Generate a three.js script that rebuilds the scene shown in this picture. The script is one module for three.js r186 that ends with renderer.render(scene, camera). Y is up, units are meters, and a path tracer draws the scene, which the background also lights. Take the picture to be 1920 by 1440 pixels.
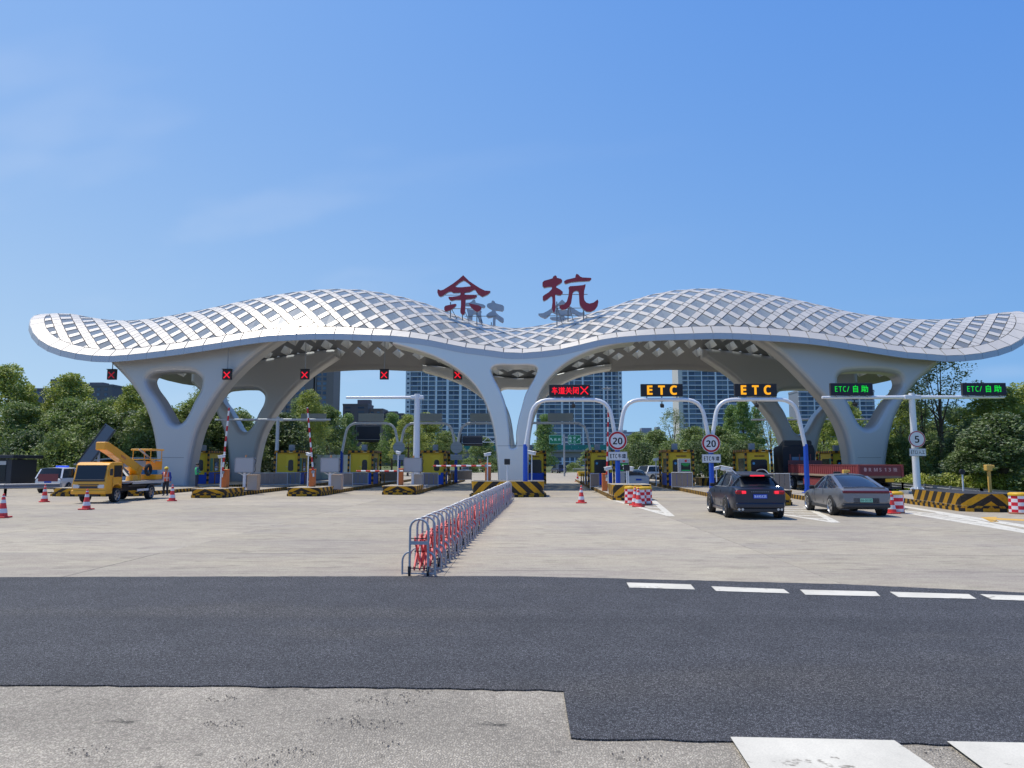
import * as THREE from 'three';
import { mergeGeometries, mergeVertices, toCreasedNormals } from 'three/addons/utils/BufferGeometryUtils.js';
import { RoundedBoxGeometry } from 'three/addons/geometries/RoundedBoxGeometry.js';
import { MarchingCubes } from 'three/addons/objects/MarchingCubes.js';

// ---------- camera, sky, sun, exposure ----------
const scene = new THREE.Scene();
const camera = new THREE.PerspectiveCamera(56.14, 4 / 3, 0.1, 4000);
camera.position.set(0, 2, 0);
camera.rotation.set(0.10919, 0.02209, 0, 'YXZ');
const renderer = new THREE.WebGLRenderer({ antialias: true });
renderer.toneMapping = THREE.LinearToneMapping;
renderer.toneMappingExposure = 1.0;
renderer.shadowMap.enabled = true;

const SUN = new THREE.Vector3(-0.36, 1, -0.13).normalize();
let seed = 7;
const rnd = () => { seed = (seed + 0x6d2b79f5) | 0; let t = Math.imul(seed ^ (seed >>> 15), 1 | seed); t = (t + Math.imul(t ^ (t >>> 7), 61 | t)) ^ t; return ((t ^ (t >>> 14)) >>> 0) / 4294967296; };
const rr = (a, b) => a + (b - a) * rnd();
const clamp = (x, a, b) => Math.min(b, Math.max(a, x)), mix = (a, b, t) => a + (b - a) * t, sstep = (a, b, x) => { const t = clamp((x - a) / (b - a), 0, 1); return t * t * (3 - 2 * t); };
// value noise on a lattice that wraps every px, py cells
const hashTab = new Float32Array(65536).map(() => rnd());
const hsh = (i, j, k) => hashTab[(i * 374761 + j * 668265 + k * 9157) & 65535];
function vnoise(x, y, px, py, k = 0) {
  const xi = Math.floor(x), yi = Math.floor(y), fx = x - xi, fy = y - yi, u = fx * fx * (3 - 2 * fx), v = fy * fy * (3 - 2 * fy);
  const w = (a, n) => ((a % n) + n) % n, x0 = w(xi, px), x1 = w(xi + 1, px), y0 = w(yi, py), y1 = w(yi + 1, py);
  return mix(mix(hsh(x0, y0, k), hsh(x1, y0, k), u), mix(hsh(x0, y1, k), hsh(x1, y1, k), u), v);
}
{
  const W = 1024, H = 512, data = new Float32Array(W * H * 4);
  const az = Math.atan2(SUN.z, SUN.x);
  for (let r = 0; r < H; r++) for (let c = 0; c < W; c++) {
    const up = ((r + .5) / H - .5) * Math.PI, ro = ((c + .5) / W - .5) * 2 * Math.PI, e = Math.max(0, Math.sin(up));
    const d = Math.cos(up) * Math.cos(ro) * SUN.x + Math.sin(up) * SUN.y + Math.cos(up) * Math.sin(ro) * SUN.z;
    const h = Math.exp(-e * 2.6), g = Math.pow(Math.max(0, d), 8) * .45 + Math.pow(Math.max(0, d), 60) * 1.2;
    const side = .5 - .5 * Math.cos(ro - az) ;                       // 0 towards the sun, 1 away
    const dim = mix(1, .72, sstep(.55, 1, e));
    let R = (.125 + .475 * h) * Math.exp(-1.2 * side) * dim + g * .5, Gc = (.332 + .455 * h) * Math.exp(-.62 * side) * dim + g * .52, B = (.826 + .09 * h) * Math.exp(-.15 * side) * dim + g * .46;
    // thin cirrus
    const k = 1 / (e + .12), X = Math.cos(ro) * Math.cos(up) * k, Z = Math.sin(ro) * Math.cos(up) * k;
    let n = 0, a = .5; for (let o = 0, q = 1; o < 5; o++, a *= .5, q *= 2) n += a * vnoise(X * 1.6 * q + Z * .8 * q + 40, Z * 5 * q - X * 1.5 * q + 90, 4096, 4096, o);
    const m = vnoise(X * .9 + 7, Z * .9 + 3, 4096, 4096, 9), cl = sstep(.52, .8, n) * sstep(.42, .75, m) * sstep(0, .1, e) * .13;
    R = mix(R, .72, cl); Gc = mix(Gc, .8, cl); B = mix(B, .95, cl);
    data.set([R, Gc, B, 1], (r * W + c) * 4);
  }
  const t = new THREE.DataTexture(data, W, H, THREE.RGBAFormat, THREE.FloatType);
  t.mapping = THREE.EquirectangularReflectionMapping; t.magFilter = t.minFilter = THREE.LinearFilter; t.needsUpdate = true;
  scene.background = t; scene.environment = t;
}
const sun = new THREE.DirectionalLight(new THREE.Color(1, .925, .81), 4.2);
sun.position.copy(SUN).multiplyScalar(200).add(new THREE.Vector3(0, 0, -60)); sun.target.position.set(0, 0, -60);
sun.castShadow = true; Object.assign(sun.shadow.camera, { left: -120, right: 120, top: 120, bottom: -120, near: 1, far: 500 }); sun.shadow.mapSize.set(4096, 4096);
sun.shadow.radius = 1.2;
scene.add(sun, sun.target);

// ---------- helpers ----------
const V = (x, y, z) => new THREE.Vector3(x, y, z);
const used = new Map();
function numbered(n) { const k = used.get(n) ?? 0; used.set(n, k + 1); return k ? n + '_' + String(k).padStart(3, '0') : n; }
function mat(rgb, rough = .6, metal = 0, o = {}) {
  const P = Object.keys(o).some((k) => ['clearcoat', 'transmission', 'sheen'].includes(k)) ? THREE.MeshPhysicalMaterial : THREE.MeshStandardMaterial;
  const m = new P({ roughness: rough, metalness: metal, ...o }); m.color.setRGB(...rgb); return m;
}
function nz(g) { // plain triangles with position, normal and uv only
  if (g.index) g = g.toNonIndexed();
  for (const k of Object.keys(g.attributes)) if (!['position', 'normal', 'uv'].includes(k)) g.deleteAttribute(k);
  if (!g.attributes.normal) g.computeVertexNormals();
  if (!g.attributes.uv) g.setAttribute('uv', new THREE.BufferAttribute(new Float32Array(g.attributes.position.count * 2), 2));
  return g;
}
const merge = (l) => { l = l.flat(Infinity); return l.length === 1 ? l[0] : mergeGeometries(l.map(nz)); };
function mesh(name, geo, m, parent) {
  const o = new THREE.Mesh(Array.isArray(geo) ? merge(geo) : geo, m); o.name = parent ? name : numbered(name);
  o.castShadow = o.receiveShadow = true; (parent ?? scene).add(o); return o;
}
function tag(o, label, category, group, kind) { Object.assign(o.userData, { label, category }); if (group) o.userData.group = group; if (kind) o.userData.kind = kind; return o; }
function thing(name, label, category, [x, y, z] = [0, 0, 0], turn = 0, group) {
  const o = new THREE.Group(); o.name = numbered(name); o.position.set(x, y, z); o.rotation.y = turn; scene.add(o); return tag(o, label, category, group);
}
function copyOf(src, label, [x, y, z], turn = 0) { const c = src.clone(); c.name = numbered(src.name.replace(/_\d{3}$/, '')); c.userData = { ...src.userData, label }; c.position.set(x, y, z); c.rotation.y = turn; scene.add(c); return c; }
function struct(name, geo, m) { const o = mesh(name, geo, m); o.userData.kind = 'structure'; o.userData.label = undefined; delete o.userData.label; return o; }
const box = (w, h, d, x = 0, y = 0, z = 0, ry = 0, rx = 0, rz = 0) => { const g = new THREE.BoxGeometry(w, h, d); if (rx) g.rotateX(rx); if (rz) g.rotateZ(rz); if (ry) g.rotateY(ry); return nz(g.translate(x, y, z)); };
const rbox = (w, h, d, x = 0, y = 0, z = 0, r = .03, ry = 0, rx = 0, rz = 0) => { const g = new RoundedBoxGeometry(w, h, d, 2, Math.min(r, w / 2.02, h / 2.02, d / 2.02)); if (rx) g.rotateX(rx); if (rz) g.rotateZ(rz); if (ry) g.rotateY(ry); return nz(g.translate(x, y, z)); };
const Y1 = V(0, 1, 0);
function tube(p, q, r, r2 = r, n = 10) {
  const a = V(...p), b = V(...q), L = a.distanceTo(b), g = new THREE.CylinderGeometry(r2, r, L, n);
  g.translate(0, L / 2, 0).applyQuaternion(new THREE.Quaternion().setFromUnitVectors(Y1, b.clone().sub(a).normalize())).translate(...p); return nz(g);
}
const ARM = (p, q, w, h) => { // a box from p to q
  const a = V(...p), b = V(...q), L = a.distanceTo(b), g = new THREE.BoxGeometry(w, h, L), m = new THREE.Matrix4().lookAt(a, b, Math.abs(b.y - a.y) > .99 * L ? V(1, 0, 0) : Y1);
  return nz(g.applyMatrix4(m).translate((p[0] + q[0]) / 2, (p[1] + q[1]) / 2, (p[2] + q[2]) / 2));
};
const bend = (pts, r, n = 24, k = 8, t = .5) => nz(new THREE.TubeGeometry(new THREE.CatmullRomCurve3(pts.map((p) => V(...p)), false, 'catmullrom', t), n, r, k));
function arcPath(pts, rad, n = 6) { // polyline with rounded corners
  const o = [pts[0]];
  for (let i = 1; i < pts.length - 1; i++) {
    const a = V(...pts[i - 1]), b = V(...pts[i]), c = V(...pts[i + 1]), p = b.clone().add(a.clone().sub(b).setLength(rad)), q = b.clone().add(c.clone().sub(b).setLength(rad));
    for (let k = 0; k <= n; k++) { const t = k / n; o.push(p.clone().multiplyScalar((1 - t) ** 2).addScaledVector(b, 2 * t * (1 - t)).addScaledVector(q, t * t).toArray()); }
  }
  o.push(pts[pts.length - 1]); return o;
}
class Poly extends THREE.Curve { constructor(p) { super(); this.p = p.map((a) => V(...a)); this.l = [0]; for (let i = 1; i < p.length; i++) this.l.push(this.l[i - 1] + this.p[i].distanceTo(this.p[i - 1])); }
  getPoint(t, o = V()) { const s = t * this.l.at(-1); let i = 1; while (i < this.l.length - 1 && this.l[i] < s) i++; return o.copy(this.p[i - 1]).lerp(this.p[i], clamp((s - this.l[i - 1]) / (this.l[i] - this.l[i - 1] || 1), 0, 1)); } getPointAt(t, o) { return this.getPoint(t, o); } }
const pipe = (pts, rad, r, k = 8) => { const p = new Poly(arcPath(pts, rad)); return nz(new THREE.TubeGeometry(p, Math.max(8, p.p.length * 2), r, k)); };
const shapeOf = (pts, holes = []) => { const s = new THREE.Shape(pts.map((p) => new THREE.Vector2(...p))); for (const h of holes) s.holes.push(new THREE.Path(h.map((p) => new THREE.Vector2(...p)))); return s; };
const extr = (pts, depth, bev = 0, holes = [], seg = 2) => nz(new THREE.ExtrudeGeometry(Array.isArray(pts) ? shapeOf(pts, holes) : pts, { depth: depth - 2 * bev, bevelEnabled: bev > 0, bevelSize: bev, bevelThickness: bev, bevelOffset: -bev, bevelSegments: seg, curveSegments: 8 }).translate(0, 0, bev));
const prism = (ptsXZ, y0, y1) => nz(new THREE.ExtrudeGeometry(shapeOf(ptsXZ.map(([x, z]) => [x, -z])), { depth: y1 - y0, bevelEnabled: false }).rotateX(-Math.PI / 2).translate(0, y0, 0));
const lathe = (pts, n = 20) => nz(new THREE.LatheGeometry(pts.map((p) => new THREE.Vector2(...p)), n));
const smooth = (pts, n = 6, closed = false) => new THREE.CatmullRomCurve3(pts.map((p) => V(p[0], p[1], 0)), closed, 'centripetal').getPoints((pts.length - (closed ? 0 : 1)) * n).map((p) => [p.x, p.y]);
function worldUV(g, s = 1, ox = 0, oz = 0) { const p = g.attributes.position, n = g.attributes.normal, u = new Float32Array(p.count * 2);
  for (let i = 0; i < p.count; i++) { const ax = Math.abs(n.getX(i)), ay = Math.abs(n.getY(i)), az = Math.abs(n.getZ(i)); const [a, b] = ay >= ax && ay >= az ? [p.getX(i), p.getZ(i)] : ax > az ? [p.getZ(i), p.getY(i)] : [p.getX(i), p.getY(i)]; u[2 * i] = (a + ox) / s; u[2 * i + 1] = (b + oz) / s; }
  g.setAttribute('uv', new THREE.BufferAttribute(u, 2)); return g; }
function tex(w, h, fn, srgb = true, rep = true) {
  const d = new Uint8Array(w * h * 4); for (let y = 0; y < h; y++) for (let x = 0; x < w; x++) { const c = fn(x / w, y / h, x, y); const i = (y * w + x) * 4; d[i] = clamp(c[0], 0, 255); d[i + 1] = clamp(c[1], 0, 255); d[i + 2] = clamp(c[2], 0, 255); d[i + 3] = 255; }
  const t = new THREE.DataTexture(d, w, h); if (srgb) t.colorSpace = THREE.SRGBColorSpace; t.magFilter = THREE.LinearFilter; t.minFilter = THREE.LinearMipmapLinearFilter; t.generateMipmaps = true; if (rep) t.wrapS = t.wrapT = THREE.RepeatWrapping; t.needsUpdate = true; return t;
}
function canvasTex(w, h, draw) { const c = document.createElement('canvas'); c.width = w; c.height = h; draw(c.getContext('2d'), w, h); const t = new THREE.CanvasTexture(c); t.colorSpace = THREE.SRGBColorSpace; return t; }
const fbm = (x, y, p, oct = 4, k = 0) => { let n = 0, a = .5, s = 0; for (let o = 0; o < oct; o++, a *= .5) { n += a * vnoise(x * (p << o), y * (p << o), p << o, p << o, k + o); s += a; } return n / s; };
const interp = (tab) => (x) => { // smooth curve through [x, y] pairs
  let i = 0; while (i < tab.length - 2 && x > tab[i + 1][0]) i++;
  const g = (k) => { const a = tab[Math.max(0, k - 1)], b = tab[Math.min(tab.length - 1, k + 1)]; return (b[1] - a[1]) / (b[0] - a[0]); };
  const [x0, y0] = tab[i], [x1, y1] = tab[i + 1], h = x1 - x0, t = clamp((x - x0) / h, 0, 1), t2 = t * t, t3 = t2 * t;
  return (2 * t3 - 3 * t2 + 1) * y0 + (t3 - 2 * t2 + t) * h * g(i) + (3 * t2 - 2 * t3) * y1 + (t3 - t2) * h * g(i + 1);
};
// strokes of the Chinese characters on the signs, in a 100 x 100 box, y down
const GLYPH = {
  '车': [[[18, 18], [82, 18]], [[44, 4], [26, 46], [80, 46]], [[10, 68], [92, 68]], [[54, 32], [54, 98]]],
  '道': [[[10, 10], [20, 22]], [[6, 38], [22, 38], [20, 76]], [[4, 90], [18, 80], [40, 92], [96, 92]], [[46, 4], [54, 14]], [[82, 4], [72, 14]], [[34, 20], [96, 20]], [[64, 20], [60, 32]], [[44, 32], [44, 80], [86, 80], [86, 32], [44, 32]], [[44, 48], [86, 48]], [[44, 64], [86, 64]]],
  '关': [[[30, 6], [40, 20]], [[70, 6], [60, 20]], [[16, 28], [84, 28]], [[6, 54], [94, 54]], [[50, 28], [48, 60], [10, 96]], [[52, 58], [92, 96]]],
  '闭': [[[16, 4], [26, 14]], [[12, 20], [12, 96]], [[36, 10], [90, 10], [90, 94], [76, 90]], [[26, 42], [78, 42]], [[58, 26], [58, 82], [46, 80]], [[56, 46], [28, 76]]],
  '自': [[[52, 2], [44, 16]], [[22, 16], [22, 96]], [[22, 16], [80, 16], [80, 96]], [[22, 42], [80, 42]], [[22, 66], [80, 66]], [[22, 90], [80, 90]]],
  '助': [[[14, 8], [14, 82]], [[14, 8], [44, 8], [44, 76]], [[14, 32], [44, 32]], [[14, 56], [44, 56]], [[4, 86], [52, 74]], [[54, 28], [92, 28], [88, 92], [76, 88]], [[72, 4], [70, 46], [50, 96]]],
  '人': [[[50, 6], [46, 48], [8, 96]], [[50, 40], [92, 96]]],
  '工': [[[14, 14], [86, 14]], [[50, 14], [50, 88]], [[6, 88], [94, 88]]],
  '杭': [[[6, 28], [46, 28]], [[27, 4], [27, 98]], [[27, 32], [6, 66]], [[27, 36], [46, 60]], [[70, 4], [74, 18]], [[50, 24], [96, 24]], [[58, 42], [58, 66], [46, 94]], [[58, 42], [82, 42], [82, 90], [98, 90], [98, 76]]],
  '州': [[[24, 8], [22, 60], [8, 96]], [[10, 34], [16, 54]], [[50, 10], [50, 90]], [[36, 34], [42, 54]], [[84, 6], [84, 96]], [[66, 34], [74, 54]]],
  '临': [[[12, 16], [12, 80]], [[28, 6], [28, 96]], [[52, 4], [42, 34]], [[50, 18], [92, 18]], [[62, 26], [72, 40]], [[46, 50], [46, 94], [92, 94], [92, 50], [46, 50]], [[69, 50], [69, 94]]],
  '安': [[[50, 2], [52, 12]], [[12, 32], [12, 16], [90, 16], [86, 32]], [[44, 26], [28, 68], [84, 96]], [[70, 46], [52, 80], [14, 96]], [[6, 48], [96, 48]]],
  '黄': [[[16, 16], [84, 16]], [[36, 4], [36, 30]], [[64, 4], [64, 30]], [[6, 32], [94, 32]], [[24, 44], [24, 78], [76, 78], [76, 44], [24, 44]], [[24, 60], [76, 60]], [[50, 32], [50, 78]], [[36, 82], [14, 98]], [[64, 82], [88, 98]]],
  '山': [[[50, 6], [50, 88]], [[14, 36], [14, 90], [86, 90]], [[86, 36], [86, 96]]],
  '鲁': [[[34, 2], [16, 22]], [[32, 10], [66, 10], [56, 20]], [[20, 22], [20, 52], [80, 52], [80, 22], [20, 22]], [[20, 37], [80, 37]], [[50, 22], [50, 52]], [[4, 60], [96, 60]], [[26, 68], [26, 97], [74, 97], [74, 68], [26, 68]], [[26, 82], [74, 82]]],
  '挂': [[[4, 26], [38, 26]], [[22, 4], [22, 94], [12, 90]], [[4, 64], [38, 50]], [[50, 22], [92, 22]], [[71, 4], [71, 48]], [[44, 46], [97, 46]], [[48, 68], [94, 68]], [[71, 50], [71, 92]], [[42, 94], [98, 94]]],
  '浙': [[[8, 8], [18, 18]], [[4, 34], [14, 44]], [[6, 92], [20, 60]], [[24, 28], [52, 28]], [[39, 6], [39, 92], [30, 88]], [[24, 62], [52, 48]], [[90, 6], [64, 16], [64, 56], [54, 96]], [[64, 40], [98, 40]], [[82, 40], [82, 96]]],
};
function glyph(ctx, ch, x, y, w, h, lw) { ctx.lineWidth = lw; ctx.lineCap = 'square'; ctx.lineJoin = 'miter'; ctx.beginPath(); for (const s of GLYPH[ch]) s.forEach((p, i) => ctx[i ? 'lineTo' : 'moveTo'](x + p[0] / 100 * w, y + p[1] / 100 * h)); ctx.stroke(); }
function write(ctx, s, x, y, w, h, lw, gap = .12, font = 'bold') { // a row of latin and Chinese characters
  const n = s.length; let cx = x; ctx.textBaseline = 'alphabetic'; ctx.textAlign = 'left';
  const ws = [...s].map((c) => (GLYPH[c] ? h : c === ' ' ? h * .3 : c === '/' ? h * .42 : h * .58)), tot = ws.reduce((a, b) => a + b + h * gap, -h * gap), k = w / tot;
  [...s].forEach((c, i) => { const cw = ws[i] * k; if (GLYPH[c]) glyph(ctx, c, cx, y, cw, h, lw); else if (c !== ' ') { ctx.save(); ctx.font = font + ' ' + Math.round(h * 1.36) + 'px sans-serif'; const m = ctx.measureText(c).width; ctx.translate(cx, y + h); ctx.scale(cw / m, 1); ctx.fillText(c, 0, 0); ctx.restore(); } cx += cw + h * gap * k; });
}
const plane = (w, h, x, y, z, ry = 0) => nz(new THREE.PlaneGeometry(w, h).rotateY(ry).translate(x, y, z));

// common materials
const K = {
  white: mat([.72, .73, .74], .4), steel: mat([.5, .52, .55], .42, .5), blue: mat([.012, .085, .5], .4), yellow: mat([.68, .4, .012], .45), black: mat([.018, .018, .02], .55),
  rubber: mat([.02, .02, .021], .9), dark: mat([.035, .037, .042], .6), grey: mat([.3, .32, .34], .5), orange: mat([.72, .17, .03], .5), red: mat([.62, .03, .035], .5), glass: mat([.012, .016, .022], .18),
  chrome: mat([.55, .56, .58], .34, .9), redglow: mat([.5, .02, .03], .3, 0, { emissive: new THREE.Color(1, .02, .05), emissiveIntensity: .9 }), brown: mat([.2, .165, .135], .7), galv: mat([.42, .44, .47], .45, .6),
};

// ---------- the ground ----------
const concMap = tex(2048, 1024, (u, v) => { // 12 m x 6 m of broom-finished concrete
  const a = fbm(u, v, 4, 5, 1), b = fbm(u, v, 32, 3, 2), st = vnoise(u * 10, v * 512, 10, 512, 3) * .6 + vnoise(u * 40, v * 256, 40, 256, 4) * .4, sp = vnoise(u * 1024, v * 512, 1024, 512, 5), blot = sstep(.66, .8, fbm(u, v, 24, 3, 6)) * .5, sk = sstep(.8, .95, vnoise(u * 3, v * 90, 3, 90, 11)) * sstep(.5, .7, fbm(u, v, 6, 2, 12));
  const L = 1 + (a - .5) * .12 + (b - .5) * .12 + (st - .5) * .1 + (sp - .5) * .2 - blot * .16 - sk * .14;
  return [163 * L, 154 * L + (b - .5) * 4, 138 * L - (a - .5) * 8];
});
const concBump = tex(1024, 1024, (u, v) => { const s = 128 + (vnoise(u * 20, v * 512, 20, 512, 3) - .5) * 120 + (vnoise(u * 500, v * 500, 500, 500, 5) - .5) * 80; return [s, s, s]; }, false);
const aggH = (u, v, n, k) => { // crushed stone: nearest of jittered points
  const x = u * n, y = v * n, xi = Math.floor(x), yi = Math.floor(y); let d1 = 9, d2 = 9, id = 0;
  for (let j = -1; j <= 1; j++) for (let i = -1; i <= 1; i++) { const a = ((xi + i) % n + n) % n, b = ((yi + j) % n + n) % n, dx = xi + i + hsh(a, b, k) - x, dy = yi + j + hsh(b, a, k + 3) - y, d = dx * dx + dy * dy; if (d < d1) { d2 = d1; d1 = d; id = hsh(a, b, k + 7); } else if (d < d2) d2 = d; }
  return [Math.sqrt(d2) - Math.sqrt(d1), id];
};
const AN = 1024, stone = []; for (let y = 0; y < AN; y++) for (let x = 0; x < AN; x++) stone.push(aggH(x / AN, y / AN, 150, 21));
const asphMap = tex(AN, AN, (u, v, x, y) => { const [e, id] = stone[y * AN + x], g = sstep(.02, .35, e), big = fbm(u, v, 4, 3, 30); const L = (19 + g * (50 + id * 82)) * (1 + (big - .5) * .2); return [L, L, L * 1.03]; });
const asphBump = tex(AN, AN, (u, v, x, y) => { const [e, id] = stone[y * AN + x], s = sstep(0, .4, e) * (120 + id * 120); return [s, s, s]; }, false);
const oldMap = tex(AN, AN, (u, v, x, y) => { const [e, id] = stone[y * AN + x], g = sstep(.0, .22, e), big = fbm(u, v, 4, 4, 40), tar = sstep(.7, .86, fbm(u, v, 14, 5, 44)); const L = (104 + g * (34 + id * 50)) * (1 + (big - .5) * .25) * (1 - tar * .45); return [L * 1.05, L, L * .92]; });
const rough = (g, fn) => { const p = g.attributes.position, c = new Float32Array(p.count * 3); for (let i = 0; i < p.count; i++) { const t = fn(p.getX(i), p.getZ(i)); c[3 * i] = t[0]; c[3 * i + 1] = t[1] ?? t[0]; c[3 * i + 2] = t[2] ?? t[0]; } g.setAttribute('color', new THREE.BufferAttribute(c, 3)); return g; };
const patch = (x, z, s, k) => { let n = 0, a = .5; for (let o = 0; o < 4; o++, a *= .5, s /= 2) n += a * vnoise(x / s + 500, z / s + 500, 9999, 9999, k + o); return n; };
{
  const grassM = mat([.075, .1, .035], 1, 0, { vertexColors: true });
  const g = nz(new THREE.PlaneGeometry(3000, 3000, 40, 40).rotateX(-Math.PI / 2).translate(0, -.06, -900));
  struct('ground', rough(g, (x, z) => { const n = .6 + patch(x, z, 40, 60); return [n * 1.1, n, n * .8]; }), grassM);
}
const concM = [0, 1, 2, 3].map((i) => { const m = mat([1, 1, 1].map((a) => a * (.98 + .07 * (i - 1.5) / 1.5)), .85, 0, { map: concMap, bumpMap: concBump, bumpScale: .003 }); return m; });
{ // the plaza: cast concrete slabs with open joints over a dark bed
  const plaza = new THREE.Group(); plaza.name = 'concrete_plaza'; plaza.userData.kind = 'structure'; scene.add(plaza);
  const bed = mesh('joint_filler', prism([[-80, -10.2], [80, -10.2], [80, -150], [-80, -150]], -.05, -.012), mat([.16, .145, .13], 1), plaza);
  const dz = [10.4, 16.2, 22.2, 28.2, 34.2, 40.2, 46.2, 52.2, 58.2, 64.2, 72, 82, 94], W = 6.7, slab = new Map();
  for (let i = -8; i < 7; i++) for (let j = 0; j < dz.length - 1; j++) {
    const L = dz[j + 1] - dz[j] - .009, key = L.toFixed(3), v = (i * 7 + j * 5) & 3;
    const gk = key + '_' + ((i + j * 3) & 3);
    if (!slab.has(gk)) slab.set(gk, worldUV(box(W - .009, .2, L, 0, -.1, 0), 1));
    const g = slab.get(gk); if (!g.userData.done) { g.userData.done = 1; const u = g.attributes.uv; for (let k = 0; k < u.count; k++) u.setXY(k, u.getX(k) / 12 + ((i & 3) * .37), u.getY(k) / 6 + (j * .29)); }
    const o = mesh('slab', g, concM[(v + (hsh(i + 20, j, 2) * 3 | 0)) & 3], plaza); o.position.set(5.2 + (i + .5) * W, hsh(i + 31, j, 5) * .004, -(dz[j] + dz[j + 1]) / 2);
  }
  const far = worldUV(nz(new THREE.PlaneGeometry(150, 60, 1, 1).rotateX(-Math.PI / 2).translate(0, -.006, -124)), 12); mesh('far_pavement', far, concM[1], plaza);
}
{ // old worn pavement in the foreground and the fresh asphalt laid across it
  const g = nz(new THREE.PlaneGeometry(160, 80.4, 160, 134).rotateX(-Math.PI / 2).translate(0, -.005, 29.8));
  rough(g, (x, z) => { const n = .82 + .34 * patch(x, z, 5, 70), d = sstep(.6, .72, patch(x * .6, z * 2, 2, 77)) * .25; return [n - d, n - d, (n - d) * .98]; });
  struct('old_pavement', worldUV(g, 2.9), mat([1, 1, 1], .92, 0, { map: oldMap, bumpMap: asphBump, bumpScale: .008, vertexColors: true }));
  const far = [[-15.53,-12.36],[-9.27,-12.73],[-4.81,-12.91],[-0.29,-13.04],[1.75,-12.80],[5.16,-12.32],[7.66,-11.59],[12.19,-10.18]], nearR = [[6.35,-5.41],[3.52,-5.45],[1.57,-5.48],[0.27,-5.50]], nearL = [[0.31,-6.61],[-1.39,-6.67],[-4.78,-6.67],[-8.22,-6.64]];
  const zAt = (l) => (x) => { let i = 0; while (i < l.length - 2 && x > l[i + 1][0]) i++; return mix(l[i][1], l[i + 1][1], (x - l[i][0]) / (l[i + 1][0] - l[i][0])); };
  const fz = zAt(far), nl = zAt(nearL.slice().reverse()), nr = zAt(nearR.slice().reverse()), xs0 = nearL[0][0], pos = [], X = []; for (let x = -22; x < xs0; x += .13) X.push(x); X.push(xs0, xs0 + 1e-4); for (let x = xs0 + .12; x < 19; x += .13) X.push(x);
  const rag = X.map(() => [rr(-.018, .018), rr(-.022, .022)]), T = .009, col = (x, k) => { const f = fz(x) + rag[k][0], n = (k && x > xs0 + 5e-5 ? nr(x) : nl(x)) + rag[k][1], m = 34; return Array.from({ length: m + 1 }, (_, q) => [x + (k === X.findIndex((t) => t >= xs0) ? rag[k][0] : 0), T, mix(f, n, q / m)]); };
  const cols = X.map((x, k) => col(x, k)), quad = (a, b, c, d) => pos.push(...a, ...b, ...c, ...a, ...c, ...d), dn = (p) => [p[0], -.02, p[2]];
  for (let k = 0; k < cols.length - 1; k++) { const A = cols[k], B = cols[k + 1]; if (B[0][0] - A[0][0] > .001) { for (let q = 0; q < A.length - 1; q++) quad(A[q], A[q + 1], B[q + 1], B[q]); quad(dn(A[0]), A[0], B[0], dn(B[0])); } else { const m = A.length - 1, lo = A[m][2] > B[m][2] ? A : B; quad(A[m], [A[m][0], T, B[m][2]], [A[m][0], -.02, B[m][2]], dn(A[m])); } const m = A.length - 1; quad(A[m], dn(A[m]), dn(B[m]), B[m]); }
  const a = worldUV(soup(pos), 2.1);
  rough(a, (x, z) => { const st = sstep(.5, .72, patch(x * .5 + z * .15, z * 2.2, 2.4, 120)), w = sstep(.55, .7, patch(x * .35, z * 1.6 - x * .25, 1.6, 130)), n = .9 + .22 * (patch(x, z, 3, 110) - .47) - .14 * w; return [n * (1 + st * .16), n * (1 + st * .11), n * (1 + st * .02)]; });
  struct('fresh_asphalt', a, mat([1, 1, 1], .74, 0, { map: asphMap, bumpMap: asphBump, bumpScale: .012, vertexColors: true }));
  // crumbs of asphalt scattered on the old pavement
  const cr = []; for (const [cx, cz, n, sp] of [[-2.62,-6.34, 30, .09], [-2.32,-5.75, 34, .1], [-1.21,-6.35, 50, .14], [-0.94,-6.53, 30, .1], [-1.42,-5.83, 40, .13], [-1.16,-5.78, 44, .11], [-1.65,-5.21, 36, .1], [-1.84,-5.06, 20, .1], [-1.04,-5.38, 16, .06], [-3.08,-5.21, 26, .1], [0.75,-5.23, 24, .1], [2.88,-5.31, 30, .08]]) for (let i = 0; i < n; i++) { const r = Math.sqrt(rnd()) * sp, q = rnd() * 6.28, s = rr(.002, .007); cr.push(nz(new THREE.IcosahedronGeometry(s, 0).scale(1.3, .7, 1).rotateY(q)).translate(cx + Math.cos(q) * r * 1.9, s * .4, cz + Math.sin(q) * r)); }
  tag(mesh('asphalt_crumbs', cr, mat([.13, .115, .1], .95)), 'dark asphalt crumbs scattered on the pale pavement in front', 'crumbs', null, 'stuff');
}
const paintMap = tex(512, 512, (u, v) => { const w = sstep(.62, .8, fbm(u * 1, v, 24, 4, 80)) * sstep(.5, .62, vnoise(u * 3, v * 14, 3, 14, 84)), s = 1 - .12 * fbm(u, v, 6, 3, 83) - .06 * vnoise(u * 256, v * 256, 256, 256, 4); return [226 * s * (1 - w * .4), 221 * s * (1 - w * .42), 206 * s * (1 - w * .44)]; });
const paintM = mat([1, 1, 1], .7, 0, { map: paintMap });
function marking(name, pts, y = .004, m = paintM) { const o = struct(name, worldUV(prism(pts, y - .003, y), 1.7), m); return o; }
for (const q of [[[1.64,-12.35],[2.67,-12.19],[2.63,-11.71],[1.62,-11.86]], [[2.96,-12.01],[4.04,-11.77],[4.00,-11.40],[2.93,-11.58]], [[4.28,-11.73],[5.39,-11.59],[5.27,-11.18],[4.20,-11.29]], [[5.60,-11.57],[6.70,-11.39],[6.58,-11.00],[5.51,-11.12]], [[6.87,-11.39],[7.95,-11.20],[7.80,-10.78],[6.78,-10.96]]]) marking('crossing_stripe', q, .017);
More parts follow.
